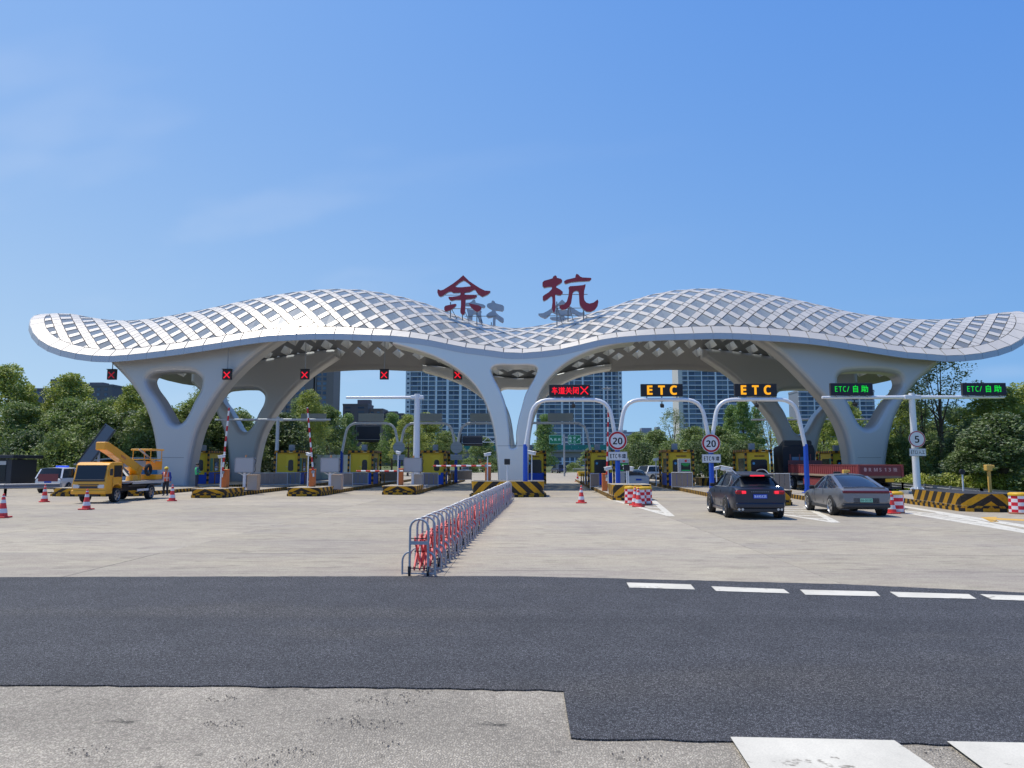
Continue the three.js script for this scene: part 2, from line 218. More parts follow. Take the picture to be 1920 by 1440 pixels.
for (const q of [[[1.47,-5.53],[2.63,-5.49],[2.66,-4.97],[1.45,-4.98]], [[3.00,-5.48],[4.12,-5.45],[4.12,-4.94],[2.97,-4.98]]]) marking('crossing_stripe', q, .017);
// gore markings in front of the islands
const seg = (a, b, w) => { const dx = b[0] - a[0], dz = b[1] - a[1], l = Math.hypot(dx, dz), nx = -dz / l * w / 2, nzz = dx / l * w / 2; return [[a[0] + nx, a[1] + nzz], [b[0] + nx, b[1] + nzz], [b[0] - nx, b[1] - nzz], [a[0] - nx, a[1] - nzz]]; };
function gore(tip, l, r, n) {
  marking('gore_line', seg(l, tip, .28), .0075); marking('gore_line', seg(r, tip, .28), .0085);
  for (let i = 0; i < n; i++) { const t = (i + .4) / n * .85; marking('gore_bar', seg([mix(l[0], tip[0], t), mix(l[1], tip[1], t)], [mix(r[0], tip[0], t + .08), mix(r[1], tip[1], t + .08)], .32), .0065); }
}
gore([5.39,-27.67], [4.50,-41.11], [6.72,-39.41], 4);
gore([10.36,-24.85], [9.4, -33.2], [12.7, -33.6], 5);
gore([14.16,-19.78], [15.56,-33.10], [16.47,-29.66], 6);
marking('lane_line', [[17.07,-33.93],[17.52,-34.14],[16.07,-23.93],[15.41,-22.96]], .0075);
const yPaint = mat([.62, .36, .06], .7);
marking('direction_arrow', [[16.72,-27.38],[17.47,-27.59],[17.06,-27.00],[18.06,-25.92],[17.57,-25.23],[16.54,-26.25],[16.01,-25.20],[15.72,-25.19]], .0075, yPaint);

// ---------- the toll canopy ----------
// plan: x along the station, d = distance north of the camera (z = -d); ridge at d = 63, eaves at 54 and 72
const RIDGE = 63, HALF = 9;
const crest = interp([[-45.61,15.01],[-41.09,15.27],[-38.92,14.88],[-36.77,14.63],[-34.63,14.60],[-32.28,14.85],[-29.93,15.27],[-27.59,15.73],[-25.25,16.25],[-22.91,16.71],[-20.56,17.08],[-18.21,17.31],[-16.33,17.34],[-14.45,17.24],[-12.57,16.94],[-10.68,16.50],[-8.81,15.93],[-6.47,15.01],[-4.14,14.20],[-1.36,13.72],[0.49,13.85],[2.80,14.31],[5.12,14.91],[7.43,15.66],[9.75,16.40],[12.07,16.95],[14.38,17.18],[16.22,17.21],[18.05,17.06],[21.24,16.57],[23.50,16.09],[25.76,15.52],[28.00,14.99],[30.25,14.66],[32.50,14.44],[34.76,14.36],[37.02,14.44],[39.29,14.71],[41.56,15.02],[45.62,15.24]]);
const lip = interp([[-41.47,10.17],[-36.04,10.09],[-32.72,10.06],[-31.11,10.15],[-27.90,10.50],[-24.70,10.94],[-21.51,11.42],[-19.83,11.62],[-16.62,11.78],[-14.49,11.77],[-12.36,11.68],[-10.23,11.59],[-7.69,11.29],[-5.05,10.74],[-3.46,10.53],[-1.03,10.24],[1.47,10.39],[2.85,10.59],[5.80,11.28],[8.50,11.55],[11.64,11.66],[14.77,11.71],[17.88,11.56],[20.98,11.32],[24.06,10.88],[28.18,10.22],[29.48,10.10],[31.12,9.93],[32.77,9.88],[35.44,9.88],[40.14,9.90]]);
const PW = 1.75;
const roofY = (x, d) => { const r = Math.min(1.05, Math.abs(d - RIDGE) / HALF); return lip(x) + (crest(x) - lip(x)) * (1 - r ** PW); };
const roofN = (x, d) => { const e = .1, a = (roofY(x + e, d) - roofY(x - e, d)) / (2 * e), b = (roofY(x, d + e) - roofY(x, d - e)) / (2 * e); return V(-a, 1, b).normalize(); };
const lift = (x, d, h) => { const n = roofN(x, d); return [x + n.x * h, roofY(x, d) + n.y * h, -d + n.z * h]; };
const hw = (x) => { const t = clamp((Math.abs(x) - 30.5) / 12.2, 0, 1); return HALF * Math.sqrt(Math.max(0, 1 - t ** 2.4)); };
const outline = (inset) => { // convex plan outline, counter-clockwise in (x, d)
  const front = [], back = []; const XM = 42.7; const sx = (XM - inset) / XM, sd = (HALF - inset * .62) / HALF;
  const xs = []; for (let x = -30; x <= 30; x += 1.6) xs.push(x); const te = []; for (let k = 1; k <= 12; k++) te.push(30.5 + 12.2 * Math.sin(k / 12 * Math.PI / 2));
  const all = [...te.map((t) => -t).reverse(), ...xs, ...te];
  for (const x of all) { front.push([x * sx - .4, RIDGE - hw(x) * sd]); back.push([x * sx - .4, RIDGE + hw(x) * sd]); }
  const o = [...front, ...back.reverse()]; return o.filter((p, i) => { const q = o[(i + 1) % o.length]; return Math.hypot(p[0] - q[0], p[1] - q[1]) > .02; });
};
const OUT = outline(0), INN = outline(1.05);
function clipTo(poly, C) { // Sutherland-Hodgman against a convex counter-clockwise outline
  let o = poly; for (let i = 0; i < C.length && o.length; i++) {
    const [ax, ay] = C[i], [bx, by] = C[(i + 1) % C.length], side = (p) => (bx - ax) * (p[1] - ay) - (by - ay) * (p[0] - ax), n = [];
    for (let k = 0; k < o.length; k++) { const p = o[k], q = o[(k + 1) % o.length], s = side(p), t = side(q); if (s >= 0) n.push(p); if ((s > 0 && t < 0) || (s < 0 && t > 0)) { const f = s / (s - t); n.push([p[0] + (q[0] - p[0]) * f, p[1] + (q[1] - p[1]) * f]); } }
    o = n;
  }
  return o.filter((p, i) => { const q = o[(i + 1) % o.length]; return Math.hypot(p[0] - q[0], p[1] - q[1]) > .01; });
}
const area = (p) => { let a = 0; p.forEach((q, i) => { const r = p[(i + 1) % p.length]; a += q[0] * r[1] - r[0] * q[1]; }); return a / 2; };
const shrink = (p, g) => { const cx = p.reduce((s, q) => s + q[0], 0) / p.length, cy = p.reduce((s, q) => s + q[1], 0) / p.length; return p.map(([x, y]) => { const l = Math.hypot(x - cx, y - cy); const k = Math.max(.3, 1 - g / Math.max(.05, l)); return [cx + (x - cx) * k, cy + (y - cy) * k]; }); };
function soup(pos) { const g = new THREE.BufferGeometry(); g.setAttribute('position', new THREE.Float32BufferAttribute(pos, 3)); g.computeVertexNormals(); return nz(g); }
function plate(poly, top, bottom) { // a small plate lying on the roof surface: top face with its own edges
  const t = poly.map(([x, d]) => lift(x, d, top)), b = poly.map(([x, d]) => lift(x, d, bottom)), pos = [], n = poly.length;
  for (let i = 1; i < n - 1; i++) pos.push(...t[0], ...t[i + 1], ...t[i]);
  for (let i = 0; i < n; i++) { const j = (i + 1) % n; pos.push(...t[i], ...t[j], ...b[j], ...t[i], ...b[j], ...b[i]); }
  return soup(pos).applyMatrix4(new THREE.Matrix4());
}
// rows of the lattice are spaced evenly along the slope
const rowTab = []; { let s = 0, pr = 0; for (let i = 0; i <= 400; i++) { const r = i / 400 * 1.08; if (i) { const m = (r + pr) / 2; s += Math.hypot(HALF, 5.6 * PW * m ** (PW - 1)) * (r - pr); } rowTab.push([s, r]); pr = r; } }
const slopeR = (s) => { const a = Math.abs(s); let i = 0; while (i < 399 && rowTab[i + 1][0] < a) i++; const [s0, r0] = rowTab[i], [s1, r1] = rowTab[i + 1]; return Math.sign(s) * (r0 + (r1 - r0) * (a - s0) / (s1 - s0)); };
const HX = .98;
const rowStep = () => 1.3;
const node = (i, j) => { const x = i * HX; return [x, RIDGE + HALF * slopeR(j * rowStep(x) + .2)]; };
const lerp2 = (a, b, t) => [a[0] + (b[0] - a[0]) * t, a[1] + (b[1] - a[1]) * t];
const canopy = thing('toll_canopy', 'wave-shaped white toll station canopy with diamond skylights on grey curved columns', 'canopy');
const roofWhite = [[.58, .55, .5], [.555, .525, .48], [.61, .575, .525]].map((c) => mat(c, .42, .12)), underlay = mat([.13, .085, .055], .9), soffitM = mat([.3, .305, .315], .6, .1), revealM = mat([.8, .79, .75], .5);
const skyGlass = [[.58, .64, .68], [.55, .615, .66], [.61, .66, .69]].map((c) => mat(c, .16, 0, { transmission: .72, thickness: 0, ior: 1.5, specularIntensity: 1 }));
{
  const glassP = [], nodeP = [], stripP = [], under = [], soff = [], rev = [];
  const cell = (i, j) => { // corners of the diamond about (i, j)
    const S = node(i, j - 1), E = node(i + 1, j), W = node(i - 1, j), N = node(i, j + 1), wing = sstep(10, 27, Math.abs(i * HX)), left = i < 0;
    const a = mix(.16, left ? .215 : .2, wing), b = mix(.16, left ? .2 : .215, wing);
    const at = (s, t) => lerp2(lerp2(S, E, s), lerp2(W, N, s), t);
    return { S, E, W, N, at, ms: a, mt: b, g: [at(a, b), at(1 - a, b), at(1 - a, 1 - b), at(a, 1 - b)] };
  };
  const th = (x, d) => { const r = Math.abs(d - RIDGE) / HALF; return mix(1.1, .55, sstep(.6, 1, r)); };
  const low = ([x, d]) => [x, roofY(x, d) - th(x, d), -d];
  const inside = (p) => clipTo(p, INN), full = (p, q) => q.length === p.length && Math.abs(area(p) - area(q)) < 1e-4;
  const I = 52, J = 16, cells = new Map(), get = (i, j) => { const k = i * 1000 + j; if (!cells.has(k)) cells.set(k, cell(i, j)); return cells.get(k); };
  for (let i = -I; i <= I; i++) for (let j = -J; j <= J; j++) {
    if ((i + j) % 2 === 0) { // a node plate between the four glass corners
      const A = get(i, j + 1).g[0], B = get(i - 1, j).g[1], C = get(i, j - 1).g[2], D = get(i + 1, j).g[3];
      const up = get(i, j + 1), rt = get(i + 1, j);
      let p = [C, D, A, B]; if (Math.abs(area(p)) < 1e-3) continue; if (area(p) < 0) p.reverse();
      const q = inside(p); if (q.length > 2 && Math.abs(area(q)) > .02) nodeP.push(shrink(q, .045));
      continue;
    }
    const c = get(i, j), q0 = [c.S, c.E, c.N, c.W], cl = inside(q0); if (cl.length < 3 || Math.abs(area(cl)) < .03) continue;
    const gl = inside(c.g), whole = full(c.g, gl);
    if (gl.length > 2 && Math.abs(area(gl)) > .04) glassP.push({ p: shrink(gl, .02), front: c.S[1] < RIDGE + 1 });
    // strips along the two lower edges
    for (const [nb, e] of [[get(i + 1, j - 1), 0], [get(i - 1, j - 1), 1]]) {
      let p = e ? [c.g[0], c.g[3], nb.g[2], nb.g[1]] : [c.g[1], c.g[0], nb.g[3], nb.g[2]]; if (area(p) < 0) p.reverse();
      const s = inside(p); if (s.length > 2 && Math.abs(area(s)) > .02) stripP.push(shrink(s, .042));
    }
    const open = whole && Math.abs(c.at(.5, .5)[1] - RIDGE) < HALF * .95 && Math.abs(c.at(.5, .5)[0]) < 36;
    const ring = (f, arr, flip, hole) => { const o = q0.map(f), h = hole.map(f); for (let k = 0; k < 4; k++) { const l = (k + 1) % 4, a = flip ? [o[k], h[k], h[l], o[k], h[l], o[l]] : [o[k], o[l], h[l], o[k], h[l], h[k]]; arr.push(...a.flat()); } };
    const fan = (f, arr) => { const o = cl.map(f); for (let k = 1; k < o.length - 1; k++) arr.push(...o[0], ...o[k], ...o[k + 1]); };
    const hole = whole ? c.g : null;
    if (open) {
      ring(([x, d]) => lift(x, d, -.02), under, false, c.g);
      const lowHole = [c.at(.19, .19), c.at(.81, .19), c.at(.81, .81), c.at(.19, .81)];
      ring(low, soff, true, lowHole);
      for (let k = 0; k < 4; k++) { const l = (k + 1) % 4, t0 = lift(...c.g[k], -.02), t1 = lift(...c.g[l], -.02), b0 = low(lowHole[k]), b1 = low(lowHole[l]); rev.push(...t0, ...t1, ...b1, ...t0, ...b1, ...b0); }
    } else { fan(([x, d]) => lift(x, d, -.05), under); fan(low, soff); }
  }
  // the pieces seen largest are parts of their own, the rest is joined
  const rank = (p) => { const c = p.reduce((s, q) => [s[0] + q[0] / p.length, s[1] + q[1] / p.length], [0, 0]); const n = roofN(...c), y = roofY(...c), v = V(-c[0], 2 - y, c[1]); return n.dot(v.clone().normalize()) * Math.abs(area(p)) / n.y / v.lengthSq(); };
  const put = (list, name, rest, mats, top, bot) => {
    const s = list.map((p) => [rank(p), p]).sort((a, b) => b[0] - a[0]);
    s.slice(0, 300).forEach(([, p], i) => mesh(name, plate(p, top, bot), mats[i % 3], canopy));
    const o = mesh(rest, s.slice(300).map(([, p]) => plate(p, top, bot)), mats[0], canopy); o.userData.kind = 'stuff';
  };
  put(glassP.map((g) => g.p), 'glass_panel', 'upper_glass_panels', skyGlass, .015, -.015);
  put(nodeP, 'node_panel', 'upper_node_panels', roofWhite, .06, .0);
  put(stripP, 'strip_panel', 'upper_strip_panels', roofWhite, .062, .0);
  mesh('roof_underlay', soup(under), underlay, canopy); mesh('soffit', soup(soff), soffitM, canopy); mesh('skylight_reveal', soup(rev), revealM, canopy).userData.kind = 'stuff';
  // border plates between lattice and eaves, fascia plates and the closed eaves soffit
  const N = OUT.length, walk = (C, t) => C; const eaves = [];
  const resample = (C, n) => { const l = [0]; C.forEach((p, i) => { const q = C[(i + 1) % C.length]; l.push(l[i] + Math.hypot(q[0] - p[0], q[1] - p[1])); }); const o = []; for (let k = 0; k < n; k++) { const s = k / n * l.at(-1); let i = 0; while (l[i + 1] < s) i++; const f = (s - l[i]) / (l[i + 1] - l[i]); o.push(lerp2(C[i], C[(i + 1) % C.length], f)); } return o; };
  // match the two rings by angle-free projection: nearest inner point to each outer one
  const ro = resample(OUT, 132), near = (p) => { let best = null, bd = 1e9; for (let i = 0; i < INN.length; i++) { const a = INN[i], b = INN[(i + 1) % INN.length], L2 = (b[0] - a[0]) ** 2 + (b[1] - a[1]) ** 2, f = clamp(((p[0] - a[0]) * (b[0] - a[0]) + (p[1] - a[1]) * (b[1] - a[1])) / L2, 0, 1), q = lerp2(a, b, f), dd = (q[0] - p[0]) ** 2 + (q[1] - p[1]) ** 2; if (dd < bd) { bd = dd; best = q; } } return best; };
  const ri = ro.map(near), FH = .46;
  for (let k = 0; k < ro.length; k++) {
    const l = (k + 1) % ro.length, oc = lerp2(ro[k], ro[l], .5), ic = near(oc);
    let p = [ro[k], oc, ro[l], ri[l], ic, ri[k]]; if (area(p) < 0) p.reverse(); p = p.filter((q, i) => { const r = p[(i + 1) % p.length]; return Math.hypot(q[0] - r[0], q[1] - r[1]) > .02; });
    mesh('border_panel', plate(shrink(p, .04), .055, 0), roofWhite[k % 3], canopy);
    const fp = [], ft = [ro[k], oc, ro[l]].map((q, i, A) => { const g = i === 0 ? .008 : i === 2 ? -.008 : 0; return lerp2(q, A[1], Math.abs(g)); });
    const push = (q, y, out) => { const n = [q[0] - RIDGE * 0, 0]; return [q[0], y, -q[1]]; };
    const outw = ft.map((q, i) => { const a = ro[k], b = ro[l], L = Math.hypot(b[0] - a[0], b[1] - a[1]); return [(b[1] - a[1]) / L, -(b[0] - a[0]) / L]; });
    for (let i = 0; i < 2; i++) { const a = ft[i], b = ft[i + 1], oa = outw[i], ya = roofY(...a) + .03, yb = roofY(...b) + .03, q = (p, y, s) => [p[0] + oa[0] * s, y, -(p[1] + oa[1] * s)];
      fp.push(...q(a, ya, .04), ...q(b, yb, .04), ...q(b, yb - FH, .09), ...q(a, ya, .04), ...q(b, yb - FH, .09), ...q(a, ya - FH, .09));
      fp.push(...q(a, ya, .04), ...q(b, yb, -.06), ...q(b, yb, .04), ...q(a, ya, .04), ...q(a, ya, -.06), ...q(b, yb, -.06));
      fp.push(...q(a, ya - FH, .09), ...q(b, yb - FH, .09), ...q(b, yb - FH, -.05), ...q(a, ya - FH, .09), ...q(b, yb - FH, -.05), ...q(a, ya - FH, -.05)); }
    mesh('fascia_panel', soup(fp), K.fascia ??= mat([.5, .51, .52], .4, .3), canopy);
    // eaves soffit in three bands, curving in
    const bandO = [ro[k], oc, ro[l]], bandI = [ri[k], ic, ri[l]], prof = (o, i, t) => { const p = lerp2(o, i, t), y0 = roofY(...o) + .03 - FH, y1 = roofY(...i) - th(...i); return [p[0], mix(y0, y1, t ** 1.5), -p[1]]; };
    for (let i = 0; i < 2; i++) for (let s = 0; s < 3; s++) { const A = prof(bandO[i], bandI[i], s / 3), B = prof(bandO[i + 1], bandI[i + 1], s / 3), C = prof(bandO[i + 1], bandI[i + 1], (s + 1) / 3), D = prof(bandO[i], bandI[i], (s + 1) / 3); eaves.push(...A, ...C, ...B, ...A, ...D, ...C); const f = (q) => [q[0], q[1], q[2]]; }
    const ua = lift(...ri[k], -.05), ub = lift(...ri[l], -.05), va = [ro[k][0], roofY(...ro[k]) - .02, -ro[k][1]], vb = [ro[l][0], roofY(...ro[l]) - .02, -ro[l][1]]; under.length = 0; eaves.push(...va, ...vb, ...ub, ...va, ...ub, ...ua);
  }
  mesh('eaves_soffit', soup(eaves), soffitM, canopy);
}
// curved columns: thick plates cut to shape with rounded edges
const colM = mat([.5, .5, .5], .38, .28), yM = mat([.72, .705, .68], .3, .5);
function columnPair(pts, holes, depthF, thick, bev, m, name, extraTop) {
  const g = extr(pts, thick, bev, holes, 4);
  for (const [d, flip] of [[depthF, false], [2 * RIDGE - depthF, true]]) {
    const o = mesh(name, g, m, canopy); o.position.z = flip ? -d : -d - thick; if (flip) { o.position.z = -d; }
  }
}
const DF = 55.3;
const topOf = (x0, x1, d, dy) => { const o = [], n = 14; for (let i = 0; i <= n; i++) { const x = mix(x0, x1, i / n); o.push([x, roofY(x, d) - 1.15 + dy]); } return o; };
{
  const inL = smooth([[-26.22,-0.12],[-26.16,1.31],[-25.95,2.94],[-25.54,4.67],[-24.77,6.24],[-23.95,7.58],[-22.88,8.87],[-21.66,10.04],[-20.23,11.14],[-18.59,12.23]], 4), outL = smooth([[-32.84,9.83],[-32.22,9.27],[-31.05,8.05],[-29.99,6.46],[-29.31,4.80],[-28.92,3.15],[-28.75,1.51],[-28.66,-0.12]], 4);
  const holeL = smooth([[-28.78,9.05],[-27.31,9.13],[-26.16,9.01],[-25.55,8.46],[-25.60,7.70],[-26.06,6.79],[-26.51,5.71],[-26.90,5.17],[-27.27,5.00],[-27.69,5.17],[-28.10,5.79],[-28.84,6.96],[-29.61,7.97],[-29.77,8.55],[-29.41,8.93]], 4, true);
  columnPair([...outL, ...inL, ...topOf(inL.at(-1)[0], outL[0][0], 56.2, .35)], [holeL], DF, 1.9, .42, colM, 'column');
  const inR = smooth([[16.93,12.09],[18.53,11.00],[19.71,10.08],[21.00,8.75],[22.04,7.56],[23.07,6.25],[23.88,4.70],[24.28,3.04],[24.39,1.32],[24.40,-0.0751]], 4), outR = smooth([[26.90,-0.073],[27.07,1.52],[27.41,3.45],[27.92,5.22],[28.73,6.77],[29.73,8.07],[30.96,9.09],[31.51,9.54]], 4);
  const holeR = smooth([[24.53,8.91],[25.95,8.98],[27.56,8.90],[28.39,8.65],[28.60,8.07],[28.16,7.30],[27.39,6.48],[26.77,5.47],[26.33,4.86],[25.84,4.66],[25.37,4.86],[24.97,5.55],[24.43,6.86],[23.87,7.84],[23.82,8.46],[24.08,8.78]], 4, true);
  columnPair([...inR, ...outR, ...topOf(outR.at(-1)[0], inR[0][0], 56.2, .35)], [holeR], DF, 1.9, .42, colM, 'column');
}
{
  const D = 53.95;
  const L = smooth([[-10.33,11.00],[-8.69,10.54],[-7.18,10.01],[-5.84,9.31],[-4.66,8.45],[-3.69,7.32],[-3.04,5.98],[-2.63,4.58],[-2.39,2.91],[-2.26,1.53],[-2.22,-0.24]], 4), Rr = smooth([[0.0341,-0.24],[0.0385,1.53],[0.14,3.23],[0.29,4.70],[0.57,6.10],[1.14,7.59],[2.03,8.72],[3.16,9.61],[4.65,10.34],[6.47,10.86],[8.16,11.14]], 4);
  const top = [[8.17,11.63],[5.79,11.29],[4.26,10.95],[2.85,10.59],[1.47,10.35],[0.22,10.23],[-1.03,10.19],[-2.24,10.32],[-3.46,10.49],[-5.04,10.74],[-6.46,11.03],[-7.69,11.28],[-9.12,11.47],[-10.34,11.56]];
  const hole = smooth([[-2.40,9.28],[-0.99,9.29],[0.42,9.25],[0.70,9.01],[0.54,8.48],[-0.15,7.23],[-0.47,6.14],[-0.73,5.14],[-0.89,4.14],[-0.93,3.19],[-1.27,3.15],[-1.37,4.14],[-1.55,5.62],[-1.81,6.79],[-2.16,7.64],[-2.60,8.49],[-2.74,9.02]], 3, true);
  const g = extr([...L, ...Rr, ...top], 2.4, .16, [hole], 3);
  for (const z of [-D - 2.4, -2 * RIDGE + D]) { const o = mesh('forked_column', g, yM, canopy); o.position.z = z; }
}
// cladding joints on the column fronts
{
  const j = mat([.12, .12, .125], .8), bar = (x0, x1, y, z) => mesh('cladding_joint', box(x1 - x0, .025, .012, (x0 + x1) / 2, y, z), j, canopy);
  bar(-2.27, 0.00307, 3.27, -53.95); bar(-28.34, -26.55, 2.41, -55.3); bar(24.92, 26.68, 2.40, -55.3);
}

// ---------- the name of the place in red letters on the roof ----------
const redLetter = mat([.32, .035, .055], .5), letterBack = mat([.33, .37, .42], .5, .2), postM = mat([.2, .22, .25], .5, .4);
const YU = { main: [[-5.34,17.49],[-4.84,16.99],[-4.32,16.63],[-3.95,16.39],[-3.54,16.18],[-3.08,16.14],[-3.10,16.02],[-3.32,15.84],[-3.73,15.66],[-3.91,15.75],[-4.17,15.99],[-4.34,16.26],[-4.47,16.26],[-4.69,16.13],[-4.84,16.07],[-5.20,16.03],[-5.24,15.85],[-4.69,15.80],[-4.21,15.78],[-4.19,15.69],[-4.37,15.54],[-4.68,15.49],[-5.13,15.45],[-5.15,15.06],[-5.16,14.68],[-5.19,14.27],[-5.27,14.16],[-5.41,14.16],[-5.54,14.31],[-5.56,14.46],[-5.51,14.87],[-5.51,15.42],[-5.98,15.42],[-6.31,15.34],[-6.46,15.42],[-6.55,15.57],[-6.53,15.67],[-6.31,15.66],[-5.98,15.70],[-5.57,15.77],[-5.54,16.04],[-5.80,16.01],[-6.17,16.01],[-6.33,16.12],[-6.54,16.10],[-6.76,15.97],[-7.01,15.76],[-7.24,15.69],[-7.38,15.78],[-7.48,16.05],[-7.46,16.27],[-7.41,16.31],[-7.20,16.21],[-6.98,16.27],[-6.54,16.55],[-6.17,16.79],[-5.73,17.13]],
  hole: [[-5.34,17.05],[-5.66,16.87],[-5.99,16.59],[-6.02,16.53],[-5.80,16.47],[-5.43,16.47],[-4.73,16.54],[-4.71,16.62],[-4.91,16.82],[-5.21,17.03]],
  rest: [[[-5.90,15.06],[-5.91,14.95],[-6.12,14.72],[-6.45,14.52],[-6.78,14.43],[-6.89,14.58],[-6.89,14.80],[-6.78,14.92],[-6.45,14.99],[-6.05,15.07]], [[-4.88,15.13],[-4.50,15.04],[-4.05,14.94],[-3.83,14.81],[-3.81,14.68],[-3.94,14.49],[-4.16,14.38],[-4.38,14.49],[-4.72,14.83]]] };
const HANG = { main: [[2.29,17.44],[2.40,17.37],[2.43,17.22],[2.76,17.14],[2.87,17.01],[2.85,16.86],[2.69,16.73],[2.39,16.56],[2.37,16.41],[2.68,16.24],[2.90,16.05],[2.90,15.90],[2.72,15.75],[2.50,15.77],[2.31,15.84],[2.28,15.73],[2.29,15.21],[2.31,14.72],[2.23,14.39],[2.16,14.27],[2.05,14.46],[1.99,14.72],[2.05,15.21],[2.04,15.62],[1.95,15.70],[1.61,15.40],[1.34,15.27],[1.25,15.40],[1.25,15.66],[1.36,15.77],[1.73,16.00],[1.95,16.22],[2.04,16.37],[1.99,16.49],[1.69,16.45],[1.38,16.39],[1.23,16.56],[1.23,16.83],[1.36,16.98],[1.77,17.09],[2.06,17.18],[2.12,17.33]], hole: null,
  rest: [[[4.06,17.55],[4.20,17.49],[4.35,17.32],[4.53,17.24],[4.90,17.22],[5.23,17.20],[5.28,17.11],[5.15,16.96],[4.90,16.94],[4.16,16.91],[3.61,16.85],[3.17,16.72],[3.04,16.82],[3.02,16.93],[3.21,17.06],[3.61,17.15],[3.94,17.23],[3.98,17.45]], [[4.78,16.68],[4.78,16.51],[4.67,16.09],[4.64,15.57],[4.69,15.31],[4.84,15.12],[5.09,15.04],[5.42,15.12],[5.76,15.38],[5.83,15.19],[5.75,14.82],[5.53,14.52],[5.20,14.35],[4.87,14.37],[4.54,14.60],[4.32,14.90],[4.27,15.20],[4.24,15.95],[4.19,16.10],[4.01,16.14],[3.82,16.06],[3.71,15.91],[3.67,15.58],[3.59,15.09],[3.41,14.75],[3.11,14.57],[2.82,14.51],[2.62,14.72],[2.62,14.89],[2.75,14.92],[3.00,14.98],[3.23,15.24],[3.38,15.76],[3.42,16.21],[3.38,16.40],[3.50,16.51],[4.16,16.55],[4.60,16.60]]] };
function letter(G, label, cx, d, turn, x0) {
  const t = thing('rooftop_character', label, 'sign letter', [cx, 0, -d], turn, 'characters on the canopy roof');
  const list = [[G.main, G.hole ? [G.hole] : []], ...G.rest.map((r) => [r, []])];
  for (const [p, h] of list) {
    const q = p.map(([x, y]) => [x - x0, y]), hh = h.map((k) => k.map(([x, y]) => [x - x0, y]));
    const f = mesh('letter_face', extr(q, .04, 0, hh), redLetter, t); f.position.z = .16; mesh('letter_body', extr(q, .3, 0, hh), letterBack, t).position.z = -.145;
  }
  const s = turn ? -1 : 1;
  for (const [px, top] of [[-1.05, 15.3], [1.15, 14.6], [-.1, 15.6]]) { const wx = cx + s * px, dd = d + (px === -.1 ? s * .9 : .25 * s); mesh('support_post', tube([px, roofY(wx, dd) - .1, -s * (dd - d)], [px, top, -.2], .05, .05, 6), postM, t); mesh('brace', tube([px + .5, roofY(wx + s * .5, dd + s * .8) - .1, -s * (dd + s * .8 - d)], [px, top - .4, -.2], .03, .03, 5), postM, t); }
  for (const y of [14.75, 15.9]) mesh('support_rail', tube([-1.5, y, -.2], [1.5, y, -.2], .035, .035, 5), postM, t);
  return t;
}
letter(YU, 'large red character facing the camera, left of the roof dip', -5.36, 58.5, 0, -5.36);
letter(HANG, 'large red character facing the camera, right of the roof dip', 3.47, 58.5, 0, 3.47);
letter(HANG, 'grey back of a rooftop character behind the left red character', -4.5, 67.6, Math.PI, 3.47);
letter(YU, 'grey back of a rooftop character behind the right red character', 3.3, 67.6, Math.PI, -5.36);

// ---------- lane signals with a red cross hanging from the canopy ----------
const ledX = canvasTex(128, 128, (c, w) => { c.fillStyle = '#14070a'; c.fillRect(0, 0, w, w); c.strokeStyle = '#ff0a28'; c.lineWidth = 17; c.lineCap = 'butt'; c.beginPath(); c.moveTo(16, 18); c.lineTo(112, 112); c.moveTo(112, 18); c.lineTo(16, 112); c.stroke(); });
const glow = (t, k) => mat([.02, .02, .02], .4, 0, { emissive: new THREE.Color(1, 1, 1), emissiveMap: t, emissiveIntensity: k, map: t });
const xOn = glow(ledX, 1.0), xDim = glow(ledX, .28);
[[213, 'dim red cross lane signal under the left tip of the canopy'], [424, 'red cross lane signal in front of the left column'], [571, 'red cross lane signal at the left foot of the left arch'], [720, 'red cross lane signal in the middle of the left arch'], [858, 'red cross lane signal beside the left arm of the forked column']].forEach(([u, label], i) => {
  const D = 55 + (i > 0 ? 0 : .5), x = [-32.57, -23.25, -17.92, -11.51, -5.61][i], d = i < 2 ? [55.2, 54.7][i] : 57, y = [8.88, 8.80, 9.07, 9.05, 9.03][i];
  const t = thing('lane_signal', label, 'lane signal', [x, y, -d], 0, 'red cross lane signals');
  mesh('housing', [rbox(.7, .8, .22, 0, 0, -.12, .02), box(.74, .04, .3, 0, .41, -.06)], K.black, t);
  mesh('cross_display', plane(.62, .66, 0, -.04, 0), i ? xOn : xDim, t);
  const up = Math.max(.4, roofY(x, d) - .75 - y - .4); mesh('hanger', tube([0, .4, -.12], [0, .4 + up, -.12], .035, .035, 6), K.grey, t);
});

// ---------- lane gantries: white bent tubes on blue posts ----------
const tubeWhite = mat([.74, .755, .78], .35, .1), GB = 5.75;
function gantry(label, feet, d, group, y0, joints, dirs) { // feet: x of the posts; one bent tube between neighbours
  const t = thing('lane_gantry', label, 'gantry', [0, 0, -d], 0, group);
  feet.forEach((x) => { mesh('post', tube([x, y0, 0], [x, 3.1, 0], .15, .13, 14), K.blue, t); mesh('base_plate', [box(.5, .04, .5, x, y0 + .02, 0), ...[0, 1, 2, 3].map((k) => ARM([x, y0 + .04, 0], [x + .2 * Math.cos(k * Math.PI / 2 + .8), y0 + .04, .2 * Math.sin(k * Math.PI / 2 + .8)], .03, .3))], K.blue, t); });
  for (let i = 0; i < feet.length - 1; i++) { const a = feet[i], b = feet[i + 1]; if (joints && !joints[i]) continue; mesh('bent_tube', pipe([[a + .02, 3.0, 0], [a + .5, GB, 0], [b - .5, GB, 0], [b - .02, 3.0, 0]], .95, .12, 10), tubeWhite, t); }
  return t;
}
gantry('row of three white arched gantries on blue posts over the right lanes', [-0.16, 5.31, 10.81, 16.37], 43, null, .26);
gantry('row of white arched gantries on blue posts behind the left booths', [-17.60, -12.15, -6.77, -1.2, 5.90], 68, null, .26);

